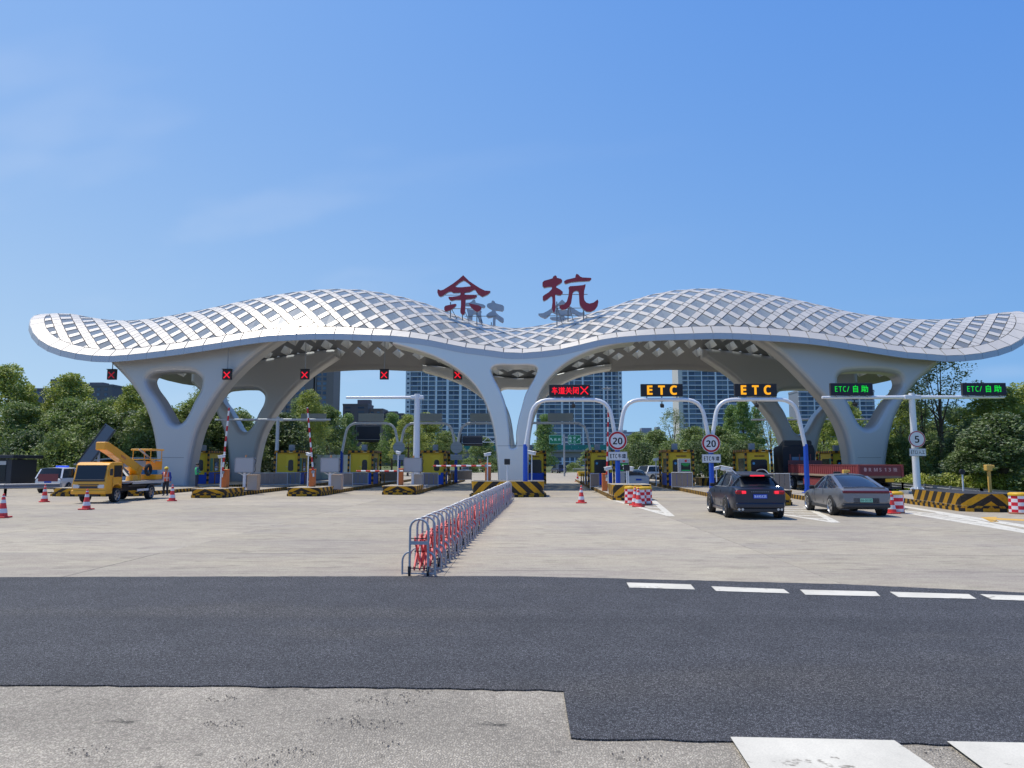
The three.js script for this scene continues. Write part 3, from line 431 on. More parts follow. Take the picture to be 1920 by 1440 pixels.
// ---------- LED lane signs ----------
const ledRed = canvasTex(512, 144, (c, w, h) => { c.fillStyle = '#0c0a12'; c.fillRect(0, 0, w, h); c.strokeStyle = '#ff0020'; write(c, '车道关闭', 24, 26, 352, 92, 11, .1); c.lineWidth = 15; c.beginPath(); c.moveTo(402, 24); c.lineTo(488, 116); c.moveTo(488, 24); c.lineTo(402, 116); c.stroke(); });
const ledAmber = canvasTex(512, 144, (c, w, h) => { c.fillStyle = '#0c0a12'; c.fillRect(0, 0, w, h); c.fillStyle = '#ffb010'; c.strokeStyle = '#ffb010'; c.lineWidth = 4; c.textBaseline = 'alphabetic'; c.font = 'bold 158px sans-serif'; for (const [ch, x] of [['E', 58], ['T', 208], ['C', 348]]) { c.save(); c.translate(x, 128); c.scale(1.0, 1); c.fillText(ch, 0, 0); c.strokeText(ch, 0, 0); c.restore(); } });
const ledGreen = canvasTex(512, 144, (c, w, h) => { c.fillStyle = '#080a1c'; c.fillRect(0, 0, w, h); c.fillStyle = c.strokeStyle = '#08e838'; write(c, 'ETC/', 40, 34, 186, 70, 8, .1, 'normal'); c.save(); c.restore(); glyph(c, '自', 256, 26, 90, 86, 9); glyph(c, '助', 370, 26, 90, 86, 9); });
function ledSign(label, x, y, d, m, w = 3.05, h = .78) {
  const t = thing('led_sign', label, 'LED sign', [x, y, -d], 0, 'LED lane signs');
  mesh('housing', rbox(w, h, .2, 0, h / 2, -.11, .02), K.dark, t); mesh('display', plane(w - .06, h - .06, 0, h / 2, 0), m, t);
  mesh('bracket', [-1, 0, 1].map((k) => box(.06, .1, .12, k * w * .36, -.04, -.1)), K.grey, t); return t;
}
const yLed = GB + .2;
ledSign('red LED sign with four characters and a cross on the first right arch', 2.50 + .0, yLed, 43, glow(ledRed, 1.1), 2.45, .72);
const mAmber = glow(ledAmber, 1.1), mGreen = glow(ledGreen, .95);
ledSign('amber ETC sign on the middle right arch', 8.01, yLed, 43, mAmber, 2.5, .75);
ledSign('amber ETC sign nearest the right column', 13.58, yLed, 43, mAmber, 2.5, .75);
ledSign('green ETC sign on the left arm of the right mast', 18.89, 5.92, 42.2, mGreen, 2.45, .72);
ledSign('green ETC sign on the right arm of the right mast', 26.52, 5.91, 42.2, mGreen, 2.5, .72);
// backs of the signs for the opposite direction
[[588, 68, 'grey back of a sign on the far left mast arm'], [696, 68, 'grey back of a sign on the first left arch'], [808, 68, 'grey back of a sign on the second left arch, behind the camera mast'], [905, 68, 'grey back of a sign just left of the forked column'], [1051, 68, 'grey back of a sign just right of the forked column']].forEach(([u, d, label], i) => {
  const x = [-20.38, -14.88, -9.34, -4.28, 3.08][i]; const t = thing('reversed_led_sign', label, 'LED sign', [x, GB + .17, -d], 0, 'sign backs over the left lanes');
  mesh('housing', rbox(2.4, .74, .2, 0, .37, 0, .02), mat([.36, .4, .39], .6), t); mesh('seam', [box(2.42, .02, .02, 0, .37, .1), box(.02, .7, .02, -.4, .37, .1), box(.02, .7, .02, .4, .37, .1)], K.grey, t);
});
// small lamps and cameras clipped under the beams
[[1075, 43, 'black camera under the red sign'], [1241, 43, 'black camera with cable under the first amber sign'], [1418, 43, 'black camera under the second amber sign'], [1602, 42.2, 'black camera under the left green sign']].forEach(([u, d, label], i) => {
  const t = thing('beam_camera', label, 'camera', [[2.72, 7.99, 13.58, 19.00][i], GB - .12, -d], 0, 'cameras under the gantry beams');
  mesh('bracket', box(.05, .16, .05, 0, -.04, 0), K.black, t); mesh('camera_body', rbox(.2, .2, .3, 0, -.24, .05, .03, 0, .3), K.black, t);
});
// ---------- masts ----------
function mast(label, x, d, y0, yb, arms, r0 = .2, m = tubeWhite) {
  const t = thing('cantilever_mast', label, 'mast', [x, y0, -d]);
  mesh('pole', tube([0, 0, 0], [0, yb - y0 + .25, 0], r0, r0 * .82, 16), m, t);
  mesh('base_plate', [rbox(1.6, .16, 1.1, 0, .08, 0, .02)], K.grey, t); mesh('gusset', [0, 1, 2, 3, 4, 5].map((k) => ARM([Math.cos(k) * .2, .3, Math.sin(k) * .2], [Math.cos(k) * .34, .18, Math.sin(k) * .34], .03, .22)), m, t);
  mesh('hub', rbox(.95, .26, .34, 0, yb - y0, 0, .05), m, t);
  for (const L of arms) mesh('arm', tube([Math.sign(L) * .3, yb - y0, 0], [L, yb - y0, 0], .11, .085, 12), m, t);
  return t;
}
mast('white mast with two arms carrying green signs by the right lawn', 22.42, 42.4, .25, 5.81, [-5.2, 5.3]);
mast('ladder-ringed white mast behind the second booth from the left', -21.69, 62, .25, 5.73, [-5.5, 4.6], .17);
mast('white camera mast with one long arm beside the fourth booth', -8.04, 52, .25, 6.74, [-5.2], .26);
mast('grey mast with two arms behind the right arch', 29.59, 75, .1, 6.44, [-6.5, 6.5], .16, K.galv);
// ---------- round speed limit signs ----------
const roundTex = (n) => canvasTex(256, 256, (c, w) => { c.fillStyle = '#d8d8dc'; c.fillRect(0, 0, w, w); c.strokeStyle = '#b01020'; c.lineWidth = n === '5' ? 14 : 26; c.beginPath(); c.arc(128, 128, n === '5' ? 116 : 108, 0, 7); c.stroke(); c.fillStyle = '#0a0a10'; c.textAlign = 'center'; c.textBaseline = 'middle'; c.font = 'bold ' + (n === '5' ? 150 : 128) + 'px sans-serif'; c.fillText(n, 128, 134); });
const plateTex = (s, lw) => canvasTex(256, 128, (c, w, h) => { c.fillStyle = '#d4d6d8'; c.fillRect(0, 0, w, h); c.strokeStyle = '#9aa0a4'; c.lineWidth = 3; c.strokeRect(4, 4, w - 8, h - 8); c.fillStyle = c.strokeStyle = '#10101c'; write(c, s, 18, 30, 220, 66, lw, .1); });
const signM = (t) => mat([1, 1, 1], .45, 0, { map: t });
function speedSign(label, x, y, d, num, txt, R) {
  const t = thing('speed_limit_sign', label, 'road sign', [x, y, -d], 0);
  mesh('disc', nz(new THREE.CylinderGeometry(R, R, .03, 40).rotateX(Math.PI / 2).translate(0, 0, -.02)), K.grey, t);
  mesh('disc_face', nz(new THREE.CircleGeometry(R, 40)), signM(roundTex(num)), t);
  mesh('name_plate', box(R * 2, R * .92, .025, 0, -R * 1.62, -.02), K.grey, t); mesh('plate_face', plane(R * 1.96, R * .88, 0, -R * 1.62, 0), signM(plateTex(txt, 7)), t);
  mesh('clamp', [box(.4, .06, .1, 0, .1, -.09), box(.4, .06, .1, 0, -R * 1.6, -.09)], K.galv, t); return t;
}
speedSign('round 20 sign with ETC plate on the first right blue post', 5.29,3.31, 42.75, '20', 'ETC车道', .56);
speedSign('round 20 sign with ETC plate on the blue post behind the dark SUV', 10.77,3.15, 42.75, '20', 'ETC车道', .55);
speedSign('round 5 sign with ETC plate on the white mast', 22.39,3.37, 42.05, '5', 'ETC/人工', .47);
[[748, 'grey back of a round sign on the second left blue post'], [855, 'grey back of a round sign beside the forked column']].forEach(([u, label], i) => {
  const t = thing('reversed_round_sign', label, 'road sign', [[-12.13, -6.70][i], 3.45, -67.7], 0, 'round sign backs');
  const gm = mat([.5, .53, .56], .5, .2); mesh('disc', nz(new THREE.CylinderGeometry(.56, .56, .03, 36).rotateX(Math.PI / 2)), gm, t); mesh('name_plate', box(1.1, .5, .03, 0, -.92, 0), gm, t); for (const y of [.2, -.2, -.82, -1.02]) mesh('rail', box(1.0, .05, .05, 0, y, .03), K.galv, t);
});

// ---------- toll islands with striped kerbs ----------
const stripeTex = (sh, seedK, dirt) => tex(256, 128, (u, v) => { const f = u + v * sh, b = (f - Math.floor(f)) < .5, n = fbm(u, v, 8, 3, seedK), w = sstep(.6, .75, fbm(u, v, 16, 2, seedK + 5)) * dirt, k = 1 - dirt * .5 * n; const c = b ? [214, 158, 8] : [24, 24, 26]; return [mix(c[0], 120, w) * k, mix(c[1], 110, w) * k, mix(c[2], 95, w) * k]; });
const diagM = mat([1, 1, 1], .6, 0, { map: stripeTex(1, 90, .25) }), kerbM = mat([1, 1, 1], .75, 0, { map: stripeTex(.45, 95, .75) }), blockM = mat([1, 1, 1], .75, 0, { map: stripeTex(0, 99, .6) });
const deckM = mat([.95, .95, .95], .85, 0, { map: concMap });
function ribbon(path, y0, y1, inset, period, nose) { // wall along an open plan path; s counted from the nose point both ways
  const L = [0]; for (let i = 1; i < path.length; i++) L.push(L[i - 1] + Math.hypot(path[i][0] - path[i - 1][0], path[i][1] - path[i - 1][1]));
  const c = path.reduce((a, p) => [a[0] + p[0] / path.length, a[1] + p[1] / path.length], [0, 0]), pos = [], uv = [], mid = L[nose];
  const top = path.map((p, i) => { const a = path[Math.max(0, i - 1)], b = path[Math.min(path.length - 1, i + 1)], l = Math.hypot(b[0] - a[0], b[1] - a[1]); return [p[0] - (b[1] - a[1]) / l * inset, p[1] + (b[0] - a[0]) / l * inset]; });
  for (let i = 0; i < path.length - 1; i++) {
    const [p, q, r, t] = [path[i], path[i + 1], top[i + 1], top[i]], u0 = Math.abs(L[i] - mid) / period, u1 = Math.abs(L[i + 1] - mid) / period;
    const A = [p[0], y0, p[1]], B = [q[0], y0, q[1]], C = [r[0], y1, r[1]], D = [t[0], y1, t[1]];
    pos.push(...A, ...B, ...C, ...A, ...C, ...D); uv.push(u0, 0, u1, 0, u1, 1, u0, 0, u1, 1, u0, 1);
  }
  const g = soup(pos); g.setAttribute('uv', new THREE.Float32BufferAttribute(uv, 2)); return [g, top];
}
function nosePath(w, L, round = .5) { // local: nose at z = 0 pointing to +z, body along -z; runs left side -> nose -> right side
  const p = [[-w / 2, -L], [-w / 2, -L * .5], [-w / 2, -1.1 * round]]; const n = 10; for (let i = 1; i < n; i++) { const a = Math.PI - i / n * Math.PI; p.push([Math.cos(a) * w / 2, -1.1 * round + Math.sin(a) ** .8 * 1.1 * round]); }
  p.push([w / 2, -1.1 * round], [w / 2, -L * .5], [w / 2, -L]); return [p, 2 + n / 2];
}
function island(label, [xn, dn], [xt, dt], w, noseH, noseL, wT = w, topM = deckM) {
  const ang = Math.atan2(xt - xn, dt - dn), L = Math.hypot(xt - xn, dt - dn), t = thing('toll_island', label, 'traffic island', [xn, 0, -dn], -ang, 'toll islands');
  const [p, ni] = nosePath(w, L); p.forEach((q) => { const f = clamp(-q[1] / L, 0, 1); q[0] *= mix(1, wT / w, f); });
  const [k, kt] = ribbon(p, 0, .25, .03, .5, ni); mesh('kerb', k, kerbM, t); mesh('deck', worldUV(nz(new THREE.ShapeGeometry(shapeOf(kt.map(([x, z]) => [x, -z]))).rotateX(-Math.PI / 2).translate(0, .25, 0)), 6), deckM, t);
  const [q, nj] = nosePath(w * .96, noseL, .5), [b, bt] = ribbon(q.map(([x, z]) => [x, z - .03]), .14, noseH, .12, .85, nj);
  mesh('nose_block', b, diagM, t); mesh('nose_top', [worldUV(nz(new THREE.ShapeGeometry(shapeOf(bt.map(([x, z]) => [x, -z]))).rotateX(-Math.PI / 2).translate(0, noseH, 0)), 6), box(w * .93, noseH - .25, .02, 0, (noseH + .25) / 2, -noseL - .02)], topM, t);
  const [r, nr] = nosePath(w * 1.06, noseL + .5, .54), [f, ft] = ribbon(r.map(([x, z]) => [x, z + .03]), 0, .15, 0.01, .62, nr); mesh('plinth', [f, nz(new THREE.ShapeGeometry(shapeOf(ft.map(([x, z]) => [x, -z]))).rotateX(-Math.PI / 2).translate(0, .148, 0))], blockM, t);
  return t;
}
const TAIL = 80;
island('wide striped island under the left column behind the yellow truck', [-26.2, 43], [-26.8, TAIL], 5.2, .5, 2);
island('striped island with raised nose nearest the yellow truck', [-18.44, 41.2], [-19.7, TAIL], 1.9, .52, 3.4);
island('striped island with raised nose, second right of the yellow truck', [-13.57, 43.3], [-13.9, TAIL], 1.95, .52, 3.4);
island('striped island with raised nose left of the folding barrier', [-8.2, 45.6], [-8.0, TAIL], 2.1, .55, 3.4);
island('wide striped island carrying the forked column', [-1.2, 42.6], [-1.0, TAIL], 4.3, .92, 3.2, 4.3, mat([.16, .15, .13], .85));
island('striped island with checkered drums at its nose', [5.58, 38.9], [6.2, TAIL], 2.0, .84, 3.0);
island('striped island hidden behind the dark SUV', [11.5, 34.5], [12.5, TAIL], 2.0, .72, 3.0);
island('striped island behind the grey sedan', [15.3, 32], [18.7, TAIL], 2.0, .72, 3.0);
island('long striped island with chevron nose at the right edge', [18.9, 30.2], [26.0, TAIL], 2.0, .74, 5.4, 2.4, mat([.03, .03, .032], .8));

// ---------- toll booths ----------
const trimM = mat([1, 1, 1], .6, 0, { map: tex(64, 16, (u) => (u < .5 ? [196, 132, 20] : [22, 20, 20])) });
const boothYellow = mat([.8, .52, .015], .5), boothDoor = mat([.84, .56, .02], .45), boothBlue = mat([.012, .075, .5], .5), greenCurtain = mat([.12, .3, .2], .8);
const striped = (g, per) => { const p = g.attributes.position, u = g.attributes.uv, n = g.attributes.normal; g.computeBoundingBox(); const s = g.boundingBox.getSize(V()), ax = s.y > s.x && s.y > s.z ? 'getY' : s.x > s.z ? 'getX' : 'getZ'; for (let i = 0; i < p.count; i++) u.setXY(i, p[ax](i) / per, .5); return g; };
const poster = canvasTex(64, 96, (c) => { c.fillStyle = '#d8e0e4'; c.fillRect(0, 0, 64, 96); c.fillStyle = '#244a80'; c.fillRect(0, 0, 64, 44); c.fillStyle = '#7ab0d8'; c.fillRect(10, 10, 20, 26); c.fillStyle = '#c05048'; c.fillRect(4, 50, 56, 14); });
const boothText = canvasTex(128, 32, (c) => { c.fillStyle = '#a87e0c'; c.fillRect(0, 0, 128, 32); c.fillStyle = '#4a3a10'; for (let i = 0; i < 6; i++) if (i !== 2) c.fillRect(10 + i * 18, 9, 12, 14); });
function booth(label, x, d, door) {
  const W = 1.75, L = 3.0, H = 2.6, t = thing('toll_booth', label, 'toll booth', [x, .25, -d], 0, 'yellow toll booths');
  mesh('base', rbox(W, .95, L, 0, .475, 0, .03), boothBlue, t); mesh('cabin', rbox(W - .02, H - .95, L - .02, 0, .95 + (H - .95) / 2, 0, .05), boothYellow, t);
  mesh('roof', [box(W + .3, .08, L + .3, 0, H + .13, 0)], K.dark, t);
  for (const [sx, sz] of [[-1, 1], [1, 1], [1, -1], [-1, -1]]) mesh('corner_post', striped(box(.14, H + .06, .14, sx * (W / 2 + .12), H / 2, sz * (L / 2 + .1)), .42), trimM, t);
  for (const s of [-1, 1]) { mesh('roof_trim', striped(box(W + .36, .17, .06, 0, H + .09, s * (L / 2 + .16)), .5), trimM, t); mesh('roof_trim', striped(box(.06, .17, L + .28, s * (W / 2 + .16), H + .09, 0), .5), trimM, t); }
  const z = L / 2;
  if (door) {
    const dr = mesh('door', rbox(.74, 1.62, .05, .28, .98 + .6, z + .005, .02), boothDoor, t); mesh('door_window', extr(smooth([[-.19, -.42], [.19, -.42], [.21, 0], [.19, .36], [.1, .45], [-.1, .45], [-.19, .36], [-.21, 0]], 3, true), .03, 0).translate(.32, 1.55, z + .025), K.glass, dr); mesh('door_handle', box(.1, .03, .05, -.02, 1.45, z + .05), K.chrome, dr);
    const w = mesh('side_window', rbox(.05, 1.1, 1.0, W / 2, 1.6, -.3, .02), K.glass, t); mesh('curtain', box(.04, 1.1, .5, W / 2 + .01, 1.6, .7), greenCurtain, w); mesh('poster', plane(.5, .7, W / 2 + .03, 1.45, -.2, Math.PI / 2), signM(poster), w);
  } else {
    const w = mesh('front_window', extr(smooth([[-.62, -.6], [.62, -.6], [.62, .4], [.5, .5], [-.5, .5], [-.62, .4]], 1, true), .04, 0).translate(.05, 1.52, z - .02), K.glass, t); mesh('sticker', nz(new THREE.CircleGeometry(.1, 16).translate(-.36, 1.72, z + .024)), mat([.1, .35, .55], .5), w);
    mesh('name_strip', plane(.8, .14, .1, 2.28, z + .003), signM(boothText), t);
    mesh('side_window', rbox(.05, 1.1, 1.5, -W / 2, 1.55, 0, .02), K.glass, t); mesh('curtain', box(.03, 1.2, .3, -W / 2 - .02, 1.55, 1.0), greenCurtain, t);
  }
  mesh('roof_unit', [rbox(.42, .5, .4, door ? .1 : -.25, H + .42, .7, .03), box(.16, .16, .02, door ? .1 : -.25, H + .53, .91), box(.16, .16, .02, door ? .1 : -.25, H + .33, .91)], K.grey, t);
  mesh('work_light', rbox(.32, .07, .2, .35, H + .02, z + .14, .02), mat([.8, .6, .2], .4), t);
  const g = mesh('guard_bar', [striped(tube([W / 2 + .55, .85, z - .2], [W / 2 + .55, .85, -z + .2], .05), .4), tube([W / 2 + .55, 0, z - .3], [W / 2 + .55, .85, z - .3], .045), tube([W / 2 + .55, 0, -z + .3], [W / 2 + .55, .85, -z + .3], .045)], trimM, t);
  if (!door) g.position.x = -W - 1.1;
  return t;
}
booth('yellow toll booth partly behind the left column', -27.90, 62, true);
booth('yellow toll booth beside the ladder-ringed mast', -19.92, 61, true);
booth('yellow toll booth under the first left arch gantry', -13.79, 61, true);
booth('yellow toll booth beside the white camera mast', -7.83, 61, true);
booth('yellow toll booth partly hidden by the forked column', 0.45, 62, false);
booth('yellow toll booth behind the first 20 sign', 5.90, 60, false);
booth('yellow toll booth left of the second 20 sign', 11.80, 58, false);
booth('yellow toll booth beside the black lorry cab', 17.83, 58, false);
booth('yellow toll booth behind the right column and red trailer', 26.94, 64, false);

// ---------- boom barriers ----------
const armM = mat([1, 1, 1], .5, 0, { map: tex(64, 16, (u) => (u < .5 ? [190, 24, 34] : [222, 222, 222])) }), cabOrange = mat([.6, .16, .035], .5);
function boom(label, x, d, ang, len, side, y = .25) {
  const t = thing('boom_barrier', label, 'barrier', [x, y, -d], 0, 'boom barriers');
  mesh('cabinet', rbox(.36, 1.05, .36, 0, .525, 0, .05), cabOrange, t); mesh('cap', rbox(.38, .06, .38, 0, 1.07, 0, .03), K.orange, t);
  const a = nz(new THREE.CylinderGeometry(.05, .055, len, 10).translate(0, len / 2 - .3, 0)); striped(a, .62); a.rotateZ(ang * side * -1); mesh('arm', a.translate(side * .1, .92, .24), armM, t); mesh('pivot', tube([side * .1, .92, .16], [side * .1, .92, .32], .1), K.grey, t);
  return t;
}
boom('orange boom barrier with its arm raised beside the left column', -18.28, 43.5, -.06, 4.2, -1, .52);
boom('orange boom barrier with its arm raised and bent, left of the third grey cabinet', -13.59, 45.5, -.12, 4.4, 1, .52);
boom('orange boom barrier with its striped arm lowered across the lane left of the camera mast', -8.46, 48, Math.PI / 2, 3.1, -1, .55);
boom('orange boom barrier with its striped arm lowered beside the forked column', -2.48, 45, Math.PI / 2, 3.6, -1, .9);
boom('orange boom barrier with its arm raised beside the first 20 sign', 4.85, 46, .04, 4.4, 1);

// ---------- grey display cabinets on posts ----------
[[459, 'grey display cabinet on a post beside the raised left boom'], [619, 'grey display cabinet on a post left of the blue gantry post'], [773, 'grey display cabinet on a post in front of the white camera mast']].forEach(([u, label], i) => {
  const d = [45.5, 47, 49][i], x = [-17.92, -12.90, -7.81][i], t = thing('display_cabinet', label, 'cabinet', [x, .25, -d], 0, 'grey display cabinets on the left islands');
  mesh('box', rbox(1.16, .9, .3, 0, 1.62, 0, .02), mat([.42, .43, .44], .5), t); mesh('rim', [box(1.2, .03, .34, 0, 2.08, 0), box(1.2, .03, .34, 0, 1.16, 0), box(.03, .92, .34, -.59, 1.62, 0), box(.03, .92, .34, .59, 1.62, 0)], K.grey, t);
  mesh('post', [tube([0, .02, 0], [0, 1.16, 0], .09), ARM([0, .95, 0], [-.4, 1.15, 0], .06, .06), ARM([0, .95, 0], [.4, 1.15, 0], .06, .06)], K.white, t); mesh('base_plate', box(.9, .05, .5, 0, .03, 0), K.dark, t);
  mesh('beacon', tube([.05, 2.09, 0], [.05, 2.25, 0], .06, .05), mat([.6, .25, .1], .4), t); mesh('cable', bend([[.6, 2.0, .05], [.72, 1.9, .05], [.66, 1.6, .05], [.7, 1.3, .05], [.6, 1.15, .05]], .018, 16, 5), K.black, t);
  const c = thing('equipment_box', ['pale equipment box behind the first grey display cabinet', 'pale equipment box behind the second grey display cabinet', 'dark equipment box behind the third grey display cabinet'][i], 'cabinet', [x + .25, .25, -d - .9], 0, 'equipment boxes'); mesh('body', rbox(.7, 1.0, .5, 0, .5, 0, .02), [mat([.5, .36, .24], .7), mat([.5, .38, .3], .7), K.grey][i], c); mesh('door_seam', [box(.6, .9, .01, 0, .5, .252)], mat([.45, .4, .36], .7), c);
});
// ---------- slatted guard fences on the islands ----------
const fenceM = mat([.24, .2, .17], .6, .2);
function fence(label, x, d, L, turn, h = 1.0) {
  const t = thing('guard_fence', label, 'fence', [x, .25, -d], turn, 'guard fences on the islands');
  mesh('frame', [tube([-L / 2, 0, 0], [-L / 2, h, 0], .025, .025, 6), tube([L / 2, 0, 0], [L / 2, h, 0], .025, .025, 6), tube([-L / 2, h, 0], [L / 2, h, 0], .025, .025, 6), tube([-L / 2, .12, 0], [L / 2, .12, 0], .02, .02, 6)], K.steel, t);
  for (let i = 0, n = Math.round(L / .34); i < n; i++) mesh('slat', box(L / n - .02, h - .16, .02, -L / 2 + (i + .5) * L / n, h / 2 + .05, 0), fenceM, t); return t;
}
fence('slatted guard fence left of the booth by the ladder-ringed mast', -19.37, 54, 2.6, .5); fence('slatted guard fence in front of the booth by the ladder-ringed mast', -18.63, 56, 1.8, .2);
fence('slatted guard fence right of the second grey cabinet', -13.69, 53, 1.6, .3); fence('slatted guard fence in front of the booth under the first arch', -13.58, 57, 1.9, .1); fence('slatted guard fence right of the lowered boom', -12.41, 66, 3.4, 1.1);
fence('slatted guard fence behind the third grey cabinet', -7.56, 54, 1.7, .1); fence('slatted guard fence past the fourth booth', -6.44, 70, 4.6, 1.2);
fence('slatted guard fence left of the booth behind the 20 sign', 4.67, 51, 2.2, 1.2); fence('slatted guard fence in front of the booth left of the second 20 sign', 10.55, 50, 1.4, -.25, 1.1); fence('slatted guard fence behind the dark SUV', 15.45, 45, 1.2, -.3, 1.1);

// ---------- cameras on posts ----------
function cctv(label, x, d, h, turn, s = 1, y = .25) { const t = thing('camera_post', label, 'camera', [x, y, -d], 0, 'white cameras on posts'); mesh('post', tube([0, 0, 0], [0, h, 0], .04, .035), K.white, t); const c = mesh('camera_body', [rbox(.17 * s, .16 * s, .44 * s, 0, h + .1, 0, .04, turn, .18)], K.white, t); mesh('visor', rbox(.2 * s, .03, .5 * s, 0, h + .1 + .1 * s, 0, .01, turn, .18), K.white, c); return t; }
cctv('white camera on a post by the blue post beside the forked column', 0.23, 44.5, 1.6, .9, 1.2, .9); cctv('white camera on a post left of the forked column', -2.46, 44, 1.5, -.9, 1, .9);
cctv('white camera on a post left of the first 20 sign post', 5.01, 45.5, 1.3, -1.1, 1.1); cctv('large white camera on a post right of the first 20 sign post', 5.72, 41.5, .74, 1.0, 1.3, .84); cctv('small white camera on a post left of the booth by the second 20 sign', 10.02, 57, 1.9, -1.2);
cctv('small white camera near the second 20 sign post', 11.87, 46, 1.3, -1.1); cctv('large white camera right of the second 20 sign', 11.15, 41, 1.3, 1.0, 1.4); cctv('thin camera post right of the left column', -18.36, 43, 1.75, -.9, .9, .52); cctv('camera post left of the second raised boom', -13.74, 45, 1.9, .8, .9, .52); cctv('camera post in front of the lowered boom cabinet', -8.53, 47.4, 2.0, .8, .9, .55); cctv('small white camera beyond the first right lane', 4.71, 60, 1.9, -1.2, .9);
// square black sensors on white stakes
[[951, 'square black sensor on a white stake in front of the forked column'], [1175, 'square black sensor on a white stake behind the checkered drums'], [1569, 'square black sensor above the roof of the grey sedan'], [1805, 'round black lamp on a white stake on the right island']].forEach(([u, label], i) => { const [d, y, h] = [[42.4, .92, 1.0], [40.2, .84, .75], [37, .25, 1.0], [33.2, .7, .8]][i], t = thing('stake_sensor', label, 'sensor', [[-1.22, 5.45, 15.60, 19.60][i], y, -d], 0, 'black sensors on stakes'); mesh('stake', tube([0, 0, 0], [0, h, 0], .035), K.white, t); mesh('sensor_head', i < 3 ? rbox(.34, .34, .12, 0, h + .15, 0, .03) : nz(new THREE.CylinderGeometry(.12, .12, .1, 16).rotateX(Math.PI / 2).translate(0, h + .1, 0)), K.black, t); });
// yellow detector posts
[[1553, 'yellow detector post in front of the red trailer'], [1856, 'yellow detector post on the right chevron island']].forEach(([u, label], i) => { const [d, y, h] = [[40, .25, 1.15], [31.8, .74, .95]][i], t = thing('detector_post', label, 'detector', [[17.33, 19.91][i], y, -d], 0, 'yellow detector posts'); mesh('post', box(.11, h, .09, 0, h / 2, 0), mat([.6, .36, .08], .5), t); mesh('head', [rbox(.26, .26, .22, -.02, h + .1, 0, .03), rbox(.2, .12, .18, .12, h + .16, 0, .03)], mat([.66, .4, .08], .45), t); });

// ---------- checkered drums and traffic cones ----------
const checkM = mat([1, 1, 1], .5, 0, { map: tex(64, 64, (u, v) => (((u * 2 | 0) + (v * 2 | 0)) & 1 ? [206, 24, 48] : [226, 222, 226])) });
function drum(label, x, z, r = .31, h = .86) { const t = thing('traffic_drum', label, 'traffic drum', [x, 0, z], 0, 'checkered traffic drums'); const g = nz(new THREE.CylinderGeometry(r * .96, r, h - .14, 28, 1).translate(0, .04 + (h - .14) / 2, 0)), u = g.attributes.uv; for (let i = 0; i < u.count; i++) u.setXY(i, u.getX(i) * 4.5, u.getY(i) * 2.5); mesh('drum_body', g, checkM, t); mesh('lid', lathe([[0, h], [r * .8, h], [r * 1.0, h - .03], [r * 1.02, h - .12], [r * .94, h - .13]], 28), K.yellow, t); mesh('foot', lathe([[r * 1.02, 0], [r * 1.04, .05], [r, .07]], 28), mat([.35, .16, .1], .8), t); return t; }
drum('checkered drum on the left in front of the striped nose', 5.04,-35.83); drum('checkered drum in the middle, behind two cones', 5.34,-34.93); drum('checkered drum on the right of the three by the striped nose', 5.69,-35.39); drum('checkered drum right of the grey sedan', 14.76,-29.62); drum('checkered drum at the chevron nose on the right edge', 19.42,-29.27, .36, .84);
const coneProto = (() => { const t = thing('traffic_cone', '', 'traffic cone', [0, 0, 0], 0, 'traffic cones'), c = mat([.75, .05, .045], .5), w = mat([.7, .7, .72], .45); mesh('base', rbox(.46, .06, .46, 0, .03, 0, .02), mat([.6, .04, .04], .55), t); mesh('cone_body', lathe([[.17, .05], [.165, .1], [.035, .86], [.025, .88], [0, .885]], 20), c, t); const rAt = (y) => mix(.165, .035, (y - .1) / .76) + .004; mesh('lower_band', lathe([[rAt(.18), .18], [rAt(.34), .34]], 20), w, t); mesh('upper_band', lathe([[rAt(.54), .54], [rAt(.66), .66]], 20), w, t); mesh('top_band', lathe([[rAt(.76), .76], [rAt(.8), .8]], 20), w, t); return t; })();
[[-19.26,-26.33, 'traffic cone cut by the left edge'], [-24.83,-36.86, 'traffic cone between the guardrail end and the yellow truck'], [-19.00,-30.96, 'traffic cone in front of the yellow truck'], [-18.73,-37.92, 'traffic cone right of the worker in the orange vest'], [2.66,-36.48, 'traffic cone alone in the first right lane'], [5.05,-34.49, 'shorter traffic cone leaning by the checkered drums'], [5.05,-33.46, 'taller traffic cone in front of the checkered drums'], [14.44,-29.31, 'traffic cone in front of the drum by the grey sedan'], [5.34,-78.43, 'distant traffic cone beside the yellow block past the forked column']].forEach(([x, z, label], i) => { const o = i ? copyOf(coneProto, label, [x, 0, z], i * .7) : coneProto; o.position.set(x, 0, z); o.userData.label = label; });
// yellow end blocks past the booths
[[1095, 888, 2.4, 'yellow end block beyond the first right lane'], [1340, 905, 2.6, 'striped yellow end block behind the second 20 sign'], [1222, 893, 1.6, 'low yellow end block behind the silver car']].forEach(([u, v, w, label], i) => { const [x, z] = [[8.44,-109.73], [16.13,-64.14], [16.73,-98.20]][i], t = thing('end_block', label, 'kerb block', [x, 0, z], 0, 'yellow end blocks'); const [p, ni] = nosePath(1.6, w, .4), [g, tp] = ribbon(p, 0, .7, .08, .5, ni); mesh('block_wall', g, i === 1 ? kerbM : K.yellow, t); mesh('block_top', nz(new THREE.ShapeGeometry(shapeOf(tp.map(([a, b]) => [a, -b]))).rotateX(-Math.PI / 2).translate(0, .7, 0)), K.yellow, t); });
